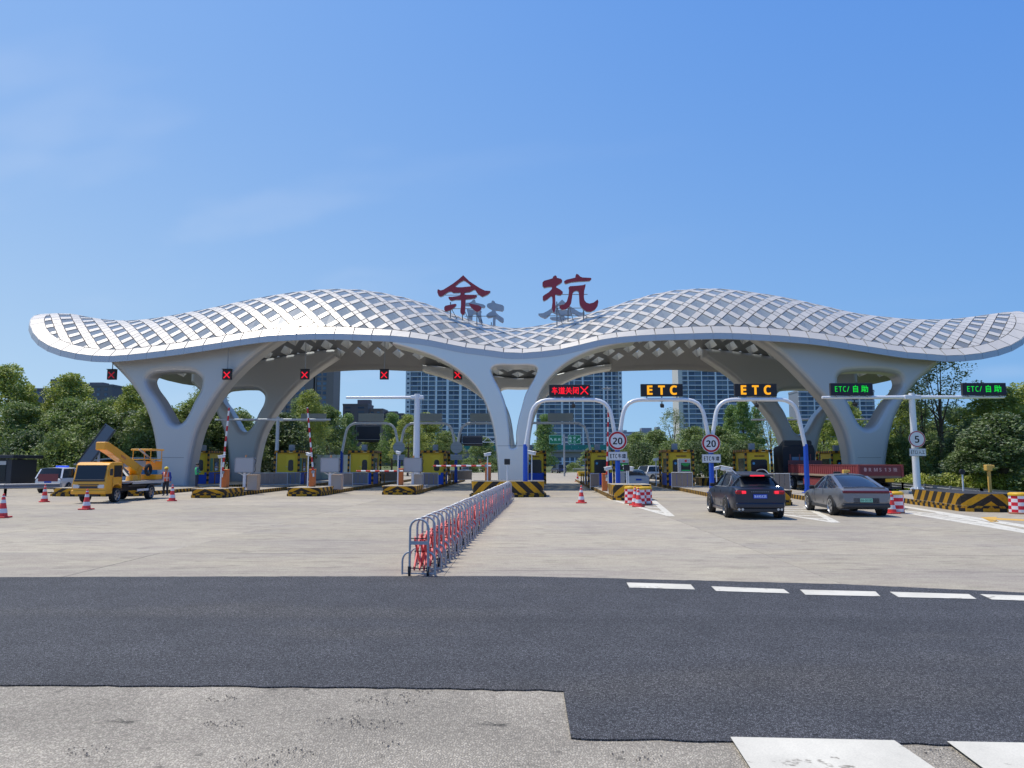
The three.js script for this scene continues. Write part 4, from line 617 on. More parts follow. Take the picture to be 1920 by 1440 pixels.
// ---------- green-lit card readers by the right booths ----------
const readerTex = canvasTex(64, 64, (c) => { c.fillStyle = '#081410'; c.fillRect(0, 0, 64, 64); c.fillStyle = '#12b060'; c.fillRect(4, 6, 56, 5); c.fillRect(14, 20, 38, 3); c.fillRect(4, 54, 56, 5); });
[[1176, 'fee display with green lines behind the first 20 sign post'], [1285, 'fee display with green lines in front of the booth left of the second 20 sign']].forEach(([u, label], i) => { const d = [52, 52.5][i], t = thing('fee_display', label, 'fee display', [[6.74, 11.25][i], .25, -d], 0, 'fee displays'); mesh('housing', rbox(.9, 1.0, .25, 0, 1.55, 0, .03), mat([.4, .42, .43], .5), t); mesh('screen', plane(.66, .6, .08, 1.45, .13), glow(readerTex, .6), t); mesh('badge', nz(new THREE.CircleGeometry(.09, 16).translate(.1, 1.9, .13)), K.red, t); mesh('post', box(.3, 1.1, .2, 0, .55, 0), K.grey, t); });

// ---------- folding barrier of grey hoops and red scissor bars ----------
{
  const A = V(-1.93, 0, -13.05), B = V(-1.05, 0, -38.9), N = 44, t = thing('folding_barrier', 'long folding barrier of grey hoops and red scissor bars on wheels', 'barrier');
  const hoopM = mat([.44, .45, .47], .42, .3), redBar = mat([.7, .03, .045], .45), pink = mat([.8, .1, .11], .45), ax = K.black, dir = B.clone().sub(A).normalize(), ry = Math.atan2(-dir.x, -dir.z);
  const w = .165, H = 1.0, arc = []; for (let i = 0; i <= 10; i++) { const a = Math.PI - i / 10 * Math.PI; arc.push([Math.cos(a) * w, H - w + Math.sin(a) * w, 0]); }
  const hoopG = nz(new THREE.TubeGeometry(new Poly([[-w, .1, 0], ...arc, [w, .1, 0]]), 26, .022, 7)), out = (s) => { const p = []; for (let i = 0; i <= 6; i++) { const a = i / 6 * Math.PI / 2; p.push([s * (w + Math.sin(a) * .13), .42 - (1 - Math.cos(a)) * .16, 0]); } p.push([s * (w + .13), .03, 0]); return nz(new THREE.TubeGeometry(new Poly(p), 12, .018, 6)); };
  const footG = merge([out(-1), out(1), box(2 * w + .26, .02, .02, 0, .05, 0)]), wheelG = nz(new THREE.CylinderGeometry(.05, .05, .035, 14).rotateZ(Math.PI / 2).translate(0, .05, 0)), forkG = box(.05, .1, .05, 0, .12, 0);
  const plateG = box(2 * w, .06, .03, 0, .58, 0), step = A.distanceTo(B) / (N - 1), barG = [1, -1].map((s) => ARM([0, .12, 0], [0, .66, s * step * .96], .024, .07)), axleG = box(2 * w - .05, .016, .016, 0, 0, 0);
  for (let i = 0; i < N; i++) {
    const p = A.clone().lerp(B, i / (N - 1)), j = (hsh(i, 3, 8) - .5) * .04, add = (n, g, m, dy = 0) => { const o = mesh(n, g, m, t); o.position.set(p.x + j, dy, p.z); o.rotation.y = ry; return o; };
    add('hoop', hoopG, hoopM); add('outrigger', footG, hoopM); if (i % 3 === 0) add('end_plate', plateG, hoopM); if (i % 2 === 0) for (const s of [-1, 1]) { const wh = add('wheel', wheelG, K.rubber); wh.position.x += s * w; mesh('fork', forkG, K.dark, wh); }
    if (i < N - 1) { add('axle', axleG, ax, .66); add('axle', axleG, ax, .14); add('axle', axleG, ax, .4).position.addScaledVector(dir, step / 2); for (const s of [-.55, .1, .62]) for (const k of [0, 1]) { const o = add('scissor_bar', barG[k], (i + k) % 2 ? redBar : pink); o.position.x += s * w * .9; if (!k) { o.position.addScaledVector(dir, step); o.position.y = 0; } else o.position.addScaledVector(dir, 0); } }
  }
}

// ---------- vehicles ----------
function loft(stations, close = true) { // stations: {z, pts: [[x, y], ...]} half outlines from the bottom centre to the top centre; mirrored
  const rows = stations.map(({ z, pts }) => [...pts.map(([x, y]) => [x, y, z]), ...pts.slice(0, -1).reverse().map(([x, y]) => [-x, y, z])]), n = rows[0].length, pos = rows.flat(2), idx = [];
  for (let i = 0; i < rows.length - 1; i++) for (let k = 0; k < n - 1; k++) { const a = i * n + k, b = a + 1, c = a + n, d = c + 1; idx.push(a, c, b, b, c, d); }
  const cap = (i, f) => { for (let k = 1; k < n - 1; k++) idx.push(...(f ? [i * n, i * n + k + 1, i * n + k] : [i * n, i * n + k, i * n + k + 1])); };
  if (close) { cap(0, true); cap(rows.length - 1, false); }
  const g = new THREE.BufferGeometry(); g.setAttribute('position', new THREE.Float32BufferAttribute(pos, 3)); g.setIndex(idx);
  return nz(toCreasedNormals(g, .62));
}
const tyreG = lathe([[.25, -.1], [.3, -.12], [.345, -.105], [.36, -.06], [.36, .06], [.345, .105], [.3, .12], [.25, .1]], 28).rotateZ(Math.PI / 2);
const rimG = (() => { const l = [lathe([[.0, .05], [.05, .06], [.06, .03]], 12), lathe([[.235, .0], [.25, .115], [.27, .115], [.26, -.02]], 26)]; for (let k = 0; k < 5; k++) l.push(nz(new THREE.BoxGeometry(.07, .04, .22).translate(0, .07, .13).rotateY(k * Math.PI * 2 / 5))); return merge(l).rotateZ(-Math.PI / 2); })();
const rimDark = mat([.16, .165, .17], .35, .7), rimLight = mat([.5, .51, .53], .3, .8);
function wheel(t, x, z, r, s, rim = rimLight, w = 1) { const o = mesh('wheel', tyreG.clone().scale(w, r / .36, r / .36), K.rubber, t); o.position.set(x, r, z); const h = mesh('rim', (s > 0 ? rimG.clone() : rimG.clone().rotateY(Math.PI)).scale(w, r / .36, r / .36), rim, o); mesh('rim_back', nz(new THREE.CircleGeometry(r * .72, 20).rotateY(s * Math.PI / 2).translate(s * .056, 0, 0)), K.black, o); return o; }
const paint = (c, r = .28, m = .25) => mat(c, r, m, { clearcoat: .5, clearcoatRoughness: .22 });
const tailRed = mat([.35, .01, .015], .3), plateOf = (bg, fg, s, lw = 5) => signM(canvasTex(256, 80, (c, w, h) => { c.fillStyle = bg; c.fillRect(0, 0, w, h); c.fillStyle = c.strokeStyle = fg; write(c, s, 14, 16, 228, 50, lw, .1); }));
// body described by stations from the front (z = -L/2) to the rear (z = L/2): [z, bottom, belt, top, half width, half roof width, roof]
function car(name, label, pos, turn, S, o) {
  const t = thing(name, label, 'car', pos, turn);
  const low = S.map(([z, b, belt, w]) => ({ z, pts: [[0, b], [w * .86, b], [w * .95, b + .08], [w * .99, mix(b, belt, .35)], [w, mix(b, belt, .6)], [w * .985, mix(b, belt, .82)], [w * .94, belt - .02], [w * .84, belt + .012], [0, belt + .03]] }));
  const body = mesh('body', loft(low), o.paint, t);
  const Gs = o.roof.map(([z, y, wb, wr, base]) => ({ z, pts: [[0, base - .1], [wb, base - .06], [mix(wb, wr, .5), mix(base, y, .5)], [wr, y - .06], [wr * .9, y - .012], [wr * .5, y + .012], [0, y + .02]] }));
  mesh('windows', loft(Gs), o.glass ?? K.glass, t);
  const R = o.roof.slice(o.roofFrom[0], o.roofFrom[1] + 1).map(([z, y, wb, wr]) => ({ z, pts: [[0, y - .05], [wr * .93, y - .03], [wr * 1.01, y - .055], [wr * .92, y + .002], [wr * .5, y + .026], [0, y + .034]] }));
  mesh('roof', loft(R), o.paint, t);
  const at = (i, f, s) => { const [z, y, wb, wr, base] = o.roof[i]; return [s * (mix(wb, wr, f) + .008), mix(base - .02, y - .05, f), z]; };
  for (const s of [-1, 1]) { for (const [i, j, w] of o.pillars) mesh('pillar', ARM(at(i, 0, s), at(j, 1, s), w, .04), o.paint, t); }
  for (const s of [-1, 1]) for (const z of o.axles) {
    wheel(t, s * (o.half - .045), z, o.r, s, o.rim, .85);
    mesh('wheel_arch', nz(new THREE.TorusGeometry(o.r * 1.1, .035, 8, 20, Math.PI).rotateY(Math.PI / 2).translate(s * (o.half - .02), o.r * .98, z)), o.arch ?? K.dark, t);
    mesh('wheel_well', nz(new THREE.CylinderGeometry(o.r * 1.09, o.r * 1.09, .18, 24, 1, false, 0, Math.PI * 2).rotateZ(Math.PI / 2).translate(s * (o.half - .085), o.r * 1.0, z)), K.black, t);
  }
  for (const s of [-1, 1]) { const m = mesh('mirror', rbox(.2, .14, .1, s * (o.half + .02), o.mirror[1], o.mirror[0], .04), o.mirrorM ?? o.paint, t); }
  for (const s of [-1, 1]) { mesh('sill', rbox(.04, .12, o.axles[1] - o.axles[0] - .8, s * (o.half - .03), .3, (o.axles[0] + o.axles[1]) / 2, .02), o.arch ?? K.dark, t); for (const dz of o.doors) mesh('door_seam', box(.01, .55, .012, s * (o.half - .004), .72, dz), K.black, t); }
  return t;
}
{ // dark SUV driving away
  const P = paint([.011, .019, .042], .3, .3), t = car('dark_suv', 'dark blue SUV with red tail lamps lit, seen from behind in the right lane', [8.35, 0, -28.5], -.045,
    [[-2.44, .42, .78, .72], [-2.3, .3, .9, .88], [-1.7, .26, 1.0, .96], [-.95, .24, 1.08, .98], [.2, .24, 1.1, .985], [1.3, .24, 1.13, .985], [1.95, .28, 1.16, .97], [2.3, .34, 1.14, .93], [2.44, .45, 1.05, .86]],
    { paint: P, half: .98, r: .385, axles: [-1.47, 1.42], rim: rimDark, arch: P, mirror: [-.75, 1.14], mirrorM: K.black, doors: [-.55, .55],
      roof: [[-1.15, 1.12, .84, .7, 1.08], [-.35, 1.56, .86, .66, 1.1], [.2, 1.65, .87, .65, 1.1], [1.1, 1.63, .87, .64, 1.12], [1.85, 1.5, .85, .6, 1.14], [2.28, 1.16, .8, .66, 1.13]], roofFrom: [1, 4], pillars: [[0, 1, .05], [2, 2, .06], [4, 4, .14]] });
  for (const s of [-1, 1]) { const l = mesh('tail_lamp', rbox(.4, .13, .14, s * .66, .96, 2.42, .05, s * -.2), tailRed, t); for (const k of [0, 1]) mesh('lamp_glow', rbox(.15, .1, .04, s * (.57 + k * .17), .96, 2.5 - k * .03, .03), K.redglow, l); mesh('exhaust', [tube([s * .62, .36, 2.2], [s * .62, .36, 2.46], .045), tube([s * .74, .36, 2.2], [s * .74, .36, 2.45], .045)], K.chrome, t); mesh('roof_rail', bend([[s * .62, 1.58, -.4], [s * .62, 1.72, -.1], [s * .61, 1.74, .9], [s * .59, 1.58, 1.6]], .02, 20, 6), K.chrome, t); mesh('window_trim', bend([[s * .88, 1.1, -.9], [s * .895, 1.12, .6], [s * .89, 1.16, 1.5], [s * .78, 1.4, 1.5], [s * .7, 1.52, 1.2]], .012, 24, 5), K.grey, t); }
  const sp = mesh('spoiler', rbox(1.16, .05, .36, 0, 1.56, 1.98, .02, 0, .12), K.black, t); mesh('brake_light', box(.5, .05, .02, .0, 1.545, 2.16), K.redglow, sp);
  mesh('licence_plate', plane(.48, .15, 0, .82, 2.485), plateOf('#1846b8', '#dfe8ff', '浙A95X38'), t); mesh('bumper', rbox(1.7, .2, .16, 0, .5, 2.4, .06), P, t); mesh('bumper_diffuser', rbox(1.3, .14, .12, 0, .33, 2.36, .04), K.dark, t); mesh('wiper', rbox(.28, .03, .03, .1, 1.2, 2.3, .01), K.black, t); mesh('badge_letters', plane(.66, .05, .0, .98, 2.452), signM(canvasTex(128, 16, (c) => { c.fillStyle = '#15161c'; c.fillRect(0, 0, 128, 16); c.fillStyle = '#9aa0ac'; for (let i = 0; i < 9; i++) c.fillRect(4 + i * 14, 5, 9, 6); })), t);
}
{ // grey fastback sedan
  const P = paint([.19, .2, .225], .32, .45), t = car('grey_sedan', 'grey fastback sedan with green licence plate, rightmost car in the right lanes', [12.75, 0, -29.75], -.08,
    [[-2.42, .4, .66, .7], [-2.28, .28, .78, .86], [-1.6, .24, .88, .94], [-.9, .22, .95, .96], [.2, .22, .98, .965], [1.3, .22, 1.01, .965], [1.95, .26, 1.08, .95], [2.25, .34, 1.07, .92], [2.38, .44, 1.02, .88], [2.44, .55, .94, .82]],
    { paint: P, half: .96, r: .36, axles: [-1.45, 1.44], rim: rimLight, arch: K.dark, mirror: [-.8, 1.0], mirrorM: K.black, doors: [-.5, .55], glass: mat([.02, .03, .055], .05),
      roof: [[-1.25, .98, .8, .66, .94], [-.75, 1.26, .81, .64, .95], [-.3, 1.47, .82, .63, .96], [.2, 1.55, .83, .62, .97], [.8, 1.52, .83, .61, 1.0], [1.5, 1.33, .82, .6, 1.05], [2.1, 1.1, .76, .62, 1.06]], roofFrom: [2, 4], pillars: [[0, 2, .05], [3, 3, .05], [6, 4, .14]] });
  mesh('light_bar', rbox(1.66, .1, .12, 0, .92, 2.4, .03), mat([.12, .01, .018], .25), t); mesh('deck_lip', rbox(1.5, .03, .14, 0, 1.09, 2.26, .015), P, t); mesh('bumper', rbox(1.72, .16, .18, 0, .42, 2.36, .06), K.dark, t); mesh('plate_recess', rbox(.95, .2, .04, 0, .62, 2.42, .02), K.dark, t); mesh('licence_plate', plane(.44, .14, 0, .62, 2.445), plateOf('#8fd0b4', '#0c3a2c', '浙A·DW1193', 4), t); mesh('antenna_fin', rbox(.05, .06, .16, 0, 1.58, .6, .02), K.black, t);
  for (const s of [-1, 1]) mesh('side_intake', ARM([s * .93, .72, 1.95], [s * .8, .48, 2.38], .03, .06), K.black, t);
}
function smallCar(name, label, x, z, turn, c, van = false, lamps = true) {
  const P = paint(c), H = van ? 1.68 : 1.44;
  const t = car(name, label, [x, 0, z], turn, [[-2.25, .4, .7, .7], [-1.6, .25, .9, .88], [-.9, .23, .97, .9], [1.3, .23, 1.0, .9], [2.1, .3, 1.0, .86], [2.25, .42, .92, .8]],
    { paint: P, half: .9, r: .33, axles: [-1.35, 1.35], mirror: [-.8, 1.02], doors: [-.4, .6], roof: van ? [[-1.3, 1.0, .78, .66, .95], [-.6, 1.56, .8, .68, .97], [.3, H, .82, .7, .98], [1.8, H - .04, .82, .68, .98], [2.2, 1.02, .8, .7, .98]] : [[-1.2, .98, .76, .62, .95], [-.4, 1.36, .78, .58, .96], [.2, H, .78, .58, .97], [.9, 1.4, .78, .57, .98], [1.75, 1.02, .74, .6, 1.0]], roofFrom: [1, 3], pillars: [[0, 1, .05], [2, 2, .05], [4, 3, .1]] });
  if (lamps) { for (const s of [-1, 1]) mesh('tail_lamp', rbox(.3, .12, .08, s * .66, .84, 2.18, .03), tailRed, t); mesh('licence_plate', box(.44, .14, .02, 0, .72, 2.25), mat([.02, .08, .4], .5), t); mesh('bumper', rbox(1.6, .16, .14, 0, .42, 2.2, .05), P, t); }
  return t;
}
smallCar('silver_sedan', 'silver sedan waiting in the lane behind the checkered drums', 8.55,-58.56, 0, [.5, .51, .52]);
smallCar('white_suv', 'white SUV crossing beyond the booth left of the second 20 sign', 14.96,-85.96, -.9, [.6, .62, .64], true);
smallCar('distant_dark_car', 'dark blue car driving away beyond the open right lane', 6.03,-144.20, .35, [.03, .045, .1], true);
smallCar('black_suv', 'black SUV approaching beyond the lane left of the forked column', -11.87,-136.61, 3.1, [.015, .015, .02], true, false);
{ // white patrol van and pickup on the left
  const t = smallCar('white_patrol_van', 'white van with blue roof light behind the guardrail', -32.3, -50, .12, [.7, .71, .72], true); const s = mesh('rear_panel', box(1.25, .5, .03, 0, 1.02, 2.24, 0, .0), mat([.2, .045, .05], .5), t); mesh('roof_light', rbox(.8, .1, .24, 0, 1.76, .5, .04), mat([.02, .1, .7], .25, 0, { emissive: new THREE.Color(.02, .08, .8), emissiveIntensity: .5 }), t);
  const p = smallCar('white_patrol_pickup', 'white pickup with blue roof light just left of the yellow truck', -32, -55, -.15, [.7, .71, .72], true); mesh('roof_light', rbox(.8, .1, .24, 0, 1.76, .2, .04), mat([.02, .1, .7], .25, 0, { emissive: new THREE.Color(.02, .08, .8), emissiveIntensity: .5 }), p); mesh('cargo_bed', rbox(1.7, .55, 1.5, 0, .78, 1.9, .04), mat([.6, .61, .62], .4), p);
}
function lorryWheel(t, x, z, r, s) { return wheel(t, x, z, r, s, rimLight, 1.15); }
{ // yellow aerial work truck, facing the camera
  const yl = paint([.85, .38, .01], .4, 0), t = thing('yellow_bucket_truck', 'yellow aerial work truck with folded boom, facing the camera on the left', 'truck', [-21.85, 0, -38.6], Math.PI + .03);
  // local: front at -z, x right as seen by the driver
  mesh('chassis', [box(.7, .22, 5.6, 0, .62, .1), box(1.5, .1, 3.6, 0, .78, 1.1)], K.dark, t);
  const cab = mesh('cab', extr([[-3.05, .46], [-3.08, .95], [-3.02, 1.14], [-2.8, 1.9], [-2.7, 2.0], [-2.55, 2.04], [-1.62, 2.05], [-1.54, 1.98], [-1.52, .72], [-1.62, .7], [-1.66, .82], [-1.85, .9], [-2.15, .9], [-2.36, .8], [-2.42, .46]], 1.68, .05).rotateY(-Math.PI / 2).translate(.84, 0, 0), yl, t);
  mesh('windscreen', nz(new THREE.PlaneGeometry(1.46, .74).rotateY(Math.PI).rotateX(.282).translate(0, 1.53, -2.935)), K.glass, cab); mesh('cowl', rbox(1.5, .1, .06, 0, 1.13, -3.04, .02), K.dark, cab);
  for (const s of [-1, 1]) { mesh('side_window', box(.03, .58, .72, s * .842, 1.58, -2.02), K.glass, cab); mesh('door_seam', [box(.012, 1.2, .015, s * .865, 1.2, -1.62), box(.012, .7, .015, s * .868, .95, -2.5)], mat([.35, .13, .01], .6), cab); mesh('headlamp', rbox(.34, .18, .08, s * .6, .84, -3.06, .03, s * .1), mat([.6, .62, .66], .1, .2), cab); mesh('mirror', rbox(.1, .34, .16, s * 1.0, 1.55, -2.9, .03), K.black, cab); mesh('fog_lamp', rbox(.2, .05, .04, s * .6, .58, -3.06, .02), K.chrome, cab); }
  mesh('grille', [box(1.0, .05, .05, 0, .92, -3.07), box(1.0, .12, .05, 0, .8, -3.06)], K.dark, cab); mesh('bumper', rbox(1.74, .2, .16, 0, .56, -3.04, .06), yl, cab); mesh('lower_grille', box(1.0, .14, .06, 0, .42, -3.05), K.black, cab);
  mesh('deck', [box(1.75, .08, 3.5, 0, .98, 1.2), box(.04, .14, 3.5, -.87, .95, 1.2), box(.04, .14, 3.5, .87, .95, 1.2)], mat([.5, .51, .5], .5, .3), t); mesh('side_guard', [box(.04, .12, 1.2, -.86, .55, .6), box(.04, .12, 1.2, .86, .55, .6)], K.white, t); mesh('toolbox', rbox(1.6, .3, .8, 0, 1.2, 2.5, .03), yl, t);
  for (const s of [-1, 1]) { lorryWheel(t, s * .74, -2.0, .37, s); lorryWheel(t, s * .74, 1.55, .37, s); mesh('mudguard', nz(new THREE.TorusGeometry(.43, .05, 6, 16, Math.PI).rotateY(Math.PI / 2).translate(s * .8, .38, 1.55)), K.dark, t); }
  mesh('turntable', [tube([0, 1.0, 1.2], [0, 1.35, 1.2], .4, .35, 20), ARM([0, 1.3, 1.2], [0, 1.7, 1.55], .45, .4)], yl, t);
  const b = mesh('lower_boom', [ARM([0, 1.55, 1.7], [0, 2.62, -1.2], .4, .46), ARM([0, 2.55, -1.0], [0, 2.86, -1.95], .44, .42), rbox(.5, .42, .34, 0, 2.86, -2.1, .06)], yl, t); mesh('boom_cylinder', ARM([0, 1.35, .6], [0, 1.95, -.4], .14, .14), K.chrome, b); mesh('maker_plate', [box(.02, .1, .5, -.21, 2.3, -.35, 0, .36)], mat([.55, .2, .08], .5), b);
  mesh('upper_boom', ARM([.0, 1.95, 2.2], [0, 1.95, -.1], .3, .34), mat([.44, .45, .44], .5, .2), t);
  const bk = mesh('bucket', [tube([-.5, 1.9, 2.0], [-.5, 2.75, 2.0], .025), tube([.5, 1.9, 2.0], [.5, 2.75, 2.0], .025), tube([-.5, 1.9, 3.3], [-.5, 2.75, 3.3], .025), tube([.5, 1.9, 3.3], [.5, 2.75, 3.3], .025), rbox(1.2, .1, 1.5, 0, 2.75, 2.65, .03), rbox(1.1, .06, 1.4, 0, 2.2, 2.65, .02), box(1.1, .5, .04, 0, 1.85, 3.3)], yl, t);
  mesh('hose_reel', nz(new THREE.TorusGeometry(.26, .09, 10, 24).rotateY(Math.PI / 2).translate(-.75, 1.62, 1.3)), K.rubber, t); mesh('plank', ARM([-.3, 2.75, 1.1], [-.3, 2.05, 2.9], .1, .06), mat([.5, .42, .36], .8), t);
}
{ // flatbed lorry: dark cab and long red trailer
  const red = mat([.24, .045, .05], .65), redD = mat([.17, .035, .04], .7), t = thing('red_trailer_lorry', 'lorry with black cab and long empty red trailer, tail towards the camera', 'lorry', [20.75, 0, -43.2], 0);
  const L = 11.5, W = 1.28, y0 = 1.25, y1 = 1.86;
  mesh('trailer_floor', box(2.5, .14, L, 0, y0 - .07, -L / 2), mat([.2, .15, .12], .8), t); mesh('trailer_frame', [box(.14, .3, L, -.5, .95, -L / 2), box(.14, .3, L, .5, .95, -L / 2)], K.dark, t);
  for (const s of [-1, 1]) { const p = mesh('side_board', box(.05, y1 - y0, L, s * (W - .03), (y0 + y1) / 2, -L / 2), red, t); for (let k = 0; k < 36; k++) mesh('rib', box(.045, y1 - y0 - .08, .09, s * (W + .005), (y0 + y1) / 2, -.16 - k * L / 36), red, p); mesh('top_rail', box(.08, .06, L, s * (W - .02), y1 + .01, -L / 2), redD, p); mesh('bottom_rail', box(.1, .12, L, s * (W - .01), y0 - .04, -L / 2), mat([.36, .27, .2], .8), p); }
  const tail = mesh('tail_board', box(2.5, y1 - y0, .06, 0, (y0 + y1) / 2, .02), redD, t); mesh('tail_lettering', plane(2.3, .36, 0, 1.6, .055), signM(canvasTex(512, 80, (c) => { c.fillStyle = '#6e3038'; c.fillRect(0, 0, 512, 80); c.fillStyle = c.strokeStyle = '#b89a9c'; glyph(c, '鲁', 36, 12, 44, 50, 6); c.font = 'bold 64px sans-serif'; c.fillText('R', 96, 62); c.fillText('M', 164, 62); c.fillText('S', 236, 62); c.fillText('1', 302, 62); c.fillText('3', 356, 62); glyph(c, '挂', 420, 12, 48, 50, 6); })), tail); mesh('corner_post', [box(.12, y1 - y0 + .1, .12, -W + .02, (y0 + y1) / 2, .03), box(.12, y1 - y0 + .1, .12, W - .02, (y0 + y1) / 2, .03)], red, tail); mesh('rear_bumper', [box(2.4, .12, .1, 0, .55, -.1), box(.1, .5, .1, -.6, .8, -.1), box(.1, .5, .1, .6, .8, -.1)], K.dark, t); mesh('number_plate', box(.5, .2, .02, .5, .98, .04), K.yellow, t);
  for (const s of [-1, 1]) { for (const z of [-1.6, -2.9, -4.2, -11.2, -14.2]) lorryWheel(t, s * 1.06, z, .5, s); mesh('side_guard', [box(.05, .5, 3.2, s * 1.2, .75, -7.2)], red, t); }
  const cab = mesh('cab', loft([[-14.9, .7, 3.0, 1.2, 3.2], [-14.7, .6, 3.1, 1.24, 3.35], [-12.9, .8, 3.1, 1.24, 3.45], [-12.7, .85, 3.0, 1.22, 3.3]].map(([z, b, belt, w, top]) => ({ z, pts: [[0, b], [w, b], [w, belt], [w * .93, top - .08], [0, top]] }))), mat([.016, .016, .02], .7), t); mesh('wind_deflector', loft([[-14.2, 3.3, 1.0, 3.42], [-13.3, 3.3, 1.05, 3.75], [-12.8, 3.3, 1.05, 3.72]].map(([z, b, w, top]) => ({ z, pts: [[0, b], [w, b], [w, top - .1], [w * .9, top], [0, top]] }))), K.black, cab); mesh('rear_window', box(.9, .42, .03, -.1, 2.25, -12.68), mat([.08, .16, .26], .2), cab); mesh('headboard', [box(2.5, .9, .08, 0, 1.75, -L - .02), ...[-1.1, -.4, .4, 1.1].map((x) => box(.07, .5, .07, x, 2.4, -L))], mat([.14, .05, .05], .7), t); mesh('tractor_frame', box(.9, .3, 4, 0, .85, -12.8), K.dark, t);
  for (const s of [-1, 1]) mesh('tank', rbox(.5, .55, 1.2, s * 1.0, .75, -12.6, .15), K.grey, t);
}
{ // red tipper far up the road
  const [x, z] = [-11.01,-160.75], t = thing('red_tipper', 'small red tipper coming down the road left of the forked column', 'lorry', [x, .0, z - 30], .3); const red = mat([.4, .03, .05], .5);
  mesh('cab', rbox(2.4, 1.9, 1.8, 0, 1.6, 1.6, .15), red, t); mesh('windscreen', box(2.0, .8, .05, 0, 1.95, 2.5), K.glass, t); mesh('bumper', box(2.4, .5, .2, 0, .75, 2.5), K.dark, t); mesh('tipper_body', rbox(2.4, 1.7, 4.5, 0, 2.1, -1.8, .1), red, t); mesh('roof_box', rbox(1.4, 1.2, .8, -.4, 3.3, 1.3, .1), mat([.5, .52, .56], .5), t); for (const s of [-1, 1]) for (const q of [1.7, -1.2, -2.6]) lorryWheel(t, s * 1.0, q, .5, s);
}
// ---------- people ----------
function figure(name, label, pos, turn, joints, bones, colorAt, extra) {
  const N = 44, S = 1.1, mc = new MarchingCubes(N, mat([1, 1, 1], .8, 0, { vertexColors: true }), false, false, 60000); mc.isolation = 0;
  const f = mc.field, sd = (p, a, b, ra, rb) => { const ab = [b[0] - a[0], b[1] - a[1], b[2] - a[2]], ap = [p[0] - a[0], p[1] - a[1], p[2] - a[2]], h = clamp((ap[0] * ab[0] + ap[1] * ab[1] + ap[2] * ab[2]) / (ab[0] ** 2 + ab[1] ** 2 + ab[2] ** 2 || 1), 0, 1); return Math.hypot(ap[0] - ab[0] * h, ap[1] - ab[1] * h, ap[2] - ab[2] * h) - mix(ra, rb, h); };
  const NX = N, half = N / 2; for (let k = 0; k < N; k++) for (let j = 0; j < N; j++) for (let i = 0; i < N; i++) { const p = [(i - half) / half * .48, (j - half) / half * .95 + .92, (k - half) / half * .4]; let d = 9; for (const [a, b, ra, rb] of bones) { const e = sd(p, joints[a], joints[b], ra, rb), h = clamp(.5 + .5 * (d - e) / .035, 0, 1); d = mix(d, e, h) - .035 * h * (1 - h); } f[i + j * N + k * N * N] = -d; }
  mc.update(); const n = mc.count, vp = new Float32Array(n * 3), col = new Float32Array(n * 3);
  for (let i = 0; i < n; i++) { const x = mc.positionArray[3 * i] * .48, y = mc.positionArray[3 * i + 1] * .95 + .92, z = mc.positionArray[3 * i + 2] * .4; vp.set([x, y, z], 3 * i); col.set(colorAt(x, y, z), 3 * i); }
  let g = new THREE.BufferGeometry(); g.setAttribute('position', new THREE.BufferAttribute(vp, 3)); g.setAttribute('color', new THREE.BufferAttribute(col, 3)); g = mergeVertices(g, 1e-4); g.computeVertexNormals();
  const t = thing('person', label, 'person', pos, turn); mesh('body', g, mat([1, 1, 1], .8, 0, { vertexColors: true }), t); extra(t); return t;
}
const J = { head: [0, 1.6, .02], chin: [0, 1.5, .03], neck: [0, 1.42, 0], chest: [0, 1.25, 0], belly: [0, 1.0, 0], shL: [-.19, 1.37, 0], shR: [.19, 1.37, 0], elL: [-.26, 1.1, 0], elR: [.27, 1.1, 0], haL: [-.27, .86, .06], haR: [.28, .86, .05], fiL: [-.27, .76, .08], fiR: [.28, .76, .07], hipL: [-.09, .92, 0], hipR: [.09, .92, 0], knL: [-.1, .49, .03], knR: [.1, .49, .0], anL: [-.1, .08, 0], anR: [.11, .08, -.03], toL: [-.11, .04, .14], toR: [.13, .04, .1], thL: [-.23, .82, .1], thR: [.24, .82, .1] };
const B = [['head', 'chin', .1, .075], ['chin', 'neck', .06, .06], ['neck', 'chest', .07, .15], ['chest', 'belly', .16, .14], ['shL', 'chest', .085, .12], ['shR', 'chest', .085, .12], ['shL', 'elL', .07, .055], ['shR', 'elR', .07, .055], ['elL', 'haL', .052, .04], ['elR', 'haR', .052, .04], ['haL', 'fiL', .04, .02], ['haR', 'fiR', .04, .02], ['haL', 'thL', .02, .015], ['haR', 'thR', .02, .015], ['belly', 'hipL', .13, .1], ['belly', 'hipR', .13, .1], ['hipL', 'knL', .1, .07], ['hipR', 'knR', .1, .07], ['knL', 'anL', .068, .05], ['knR', 'anR', .068, .05], ['anL', 'toL', .05, .035], ['anR', 'toR', .05, .035]];
const skin = [.4, .24, .17];
const [wx, wz] = [-22.25,-44.17], [ax2, az2] = [-24.07,-52.25];
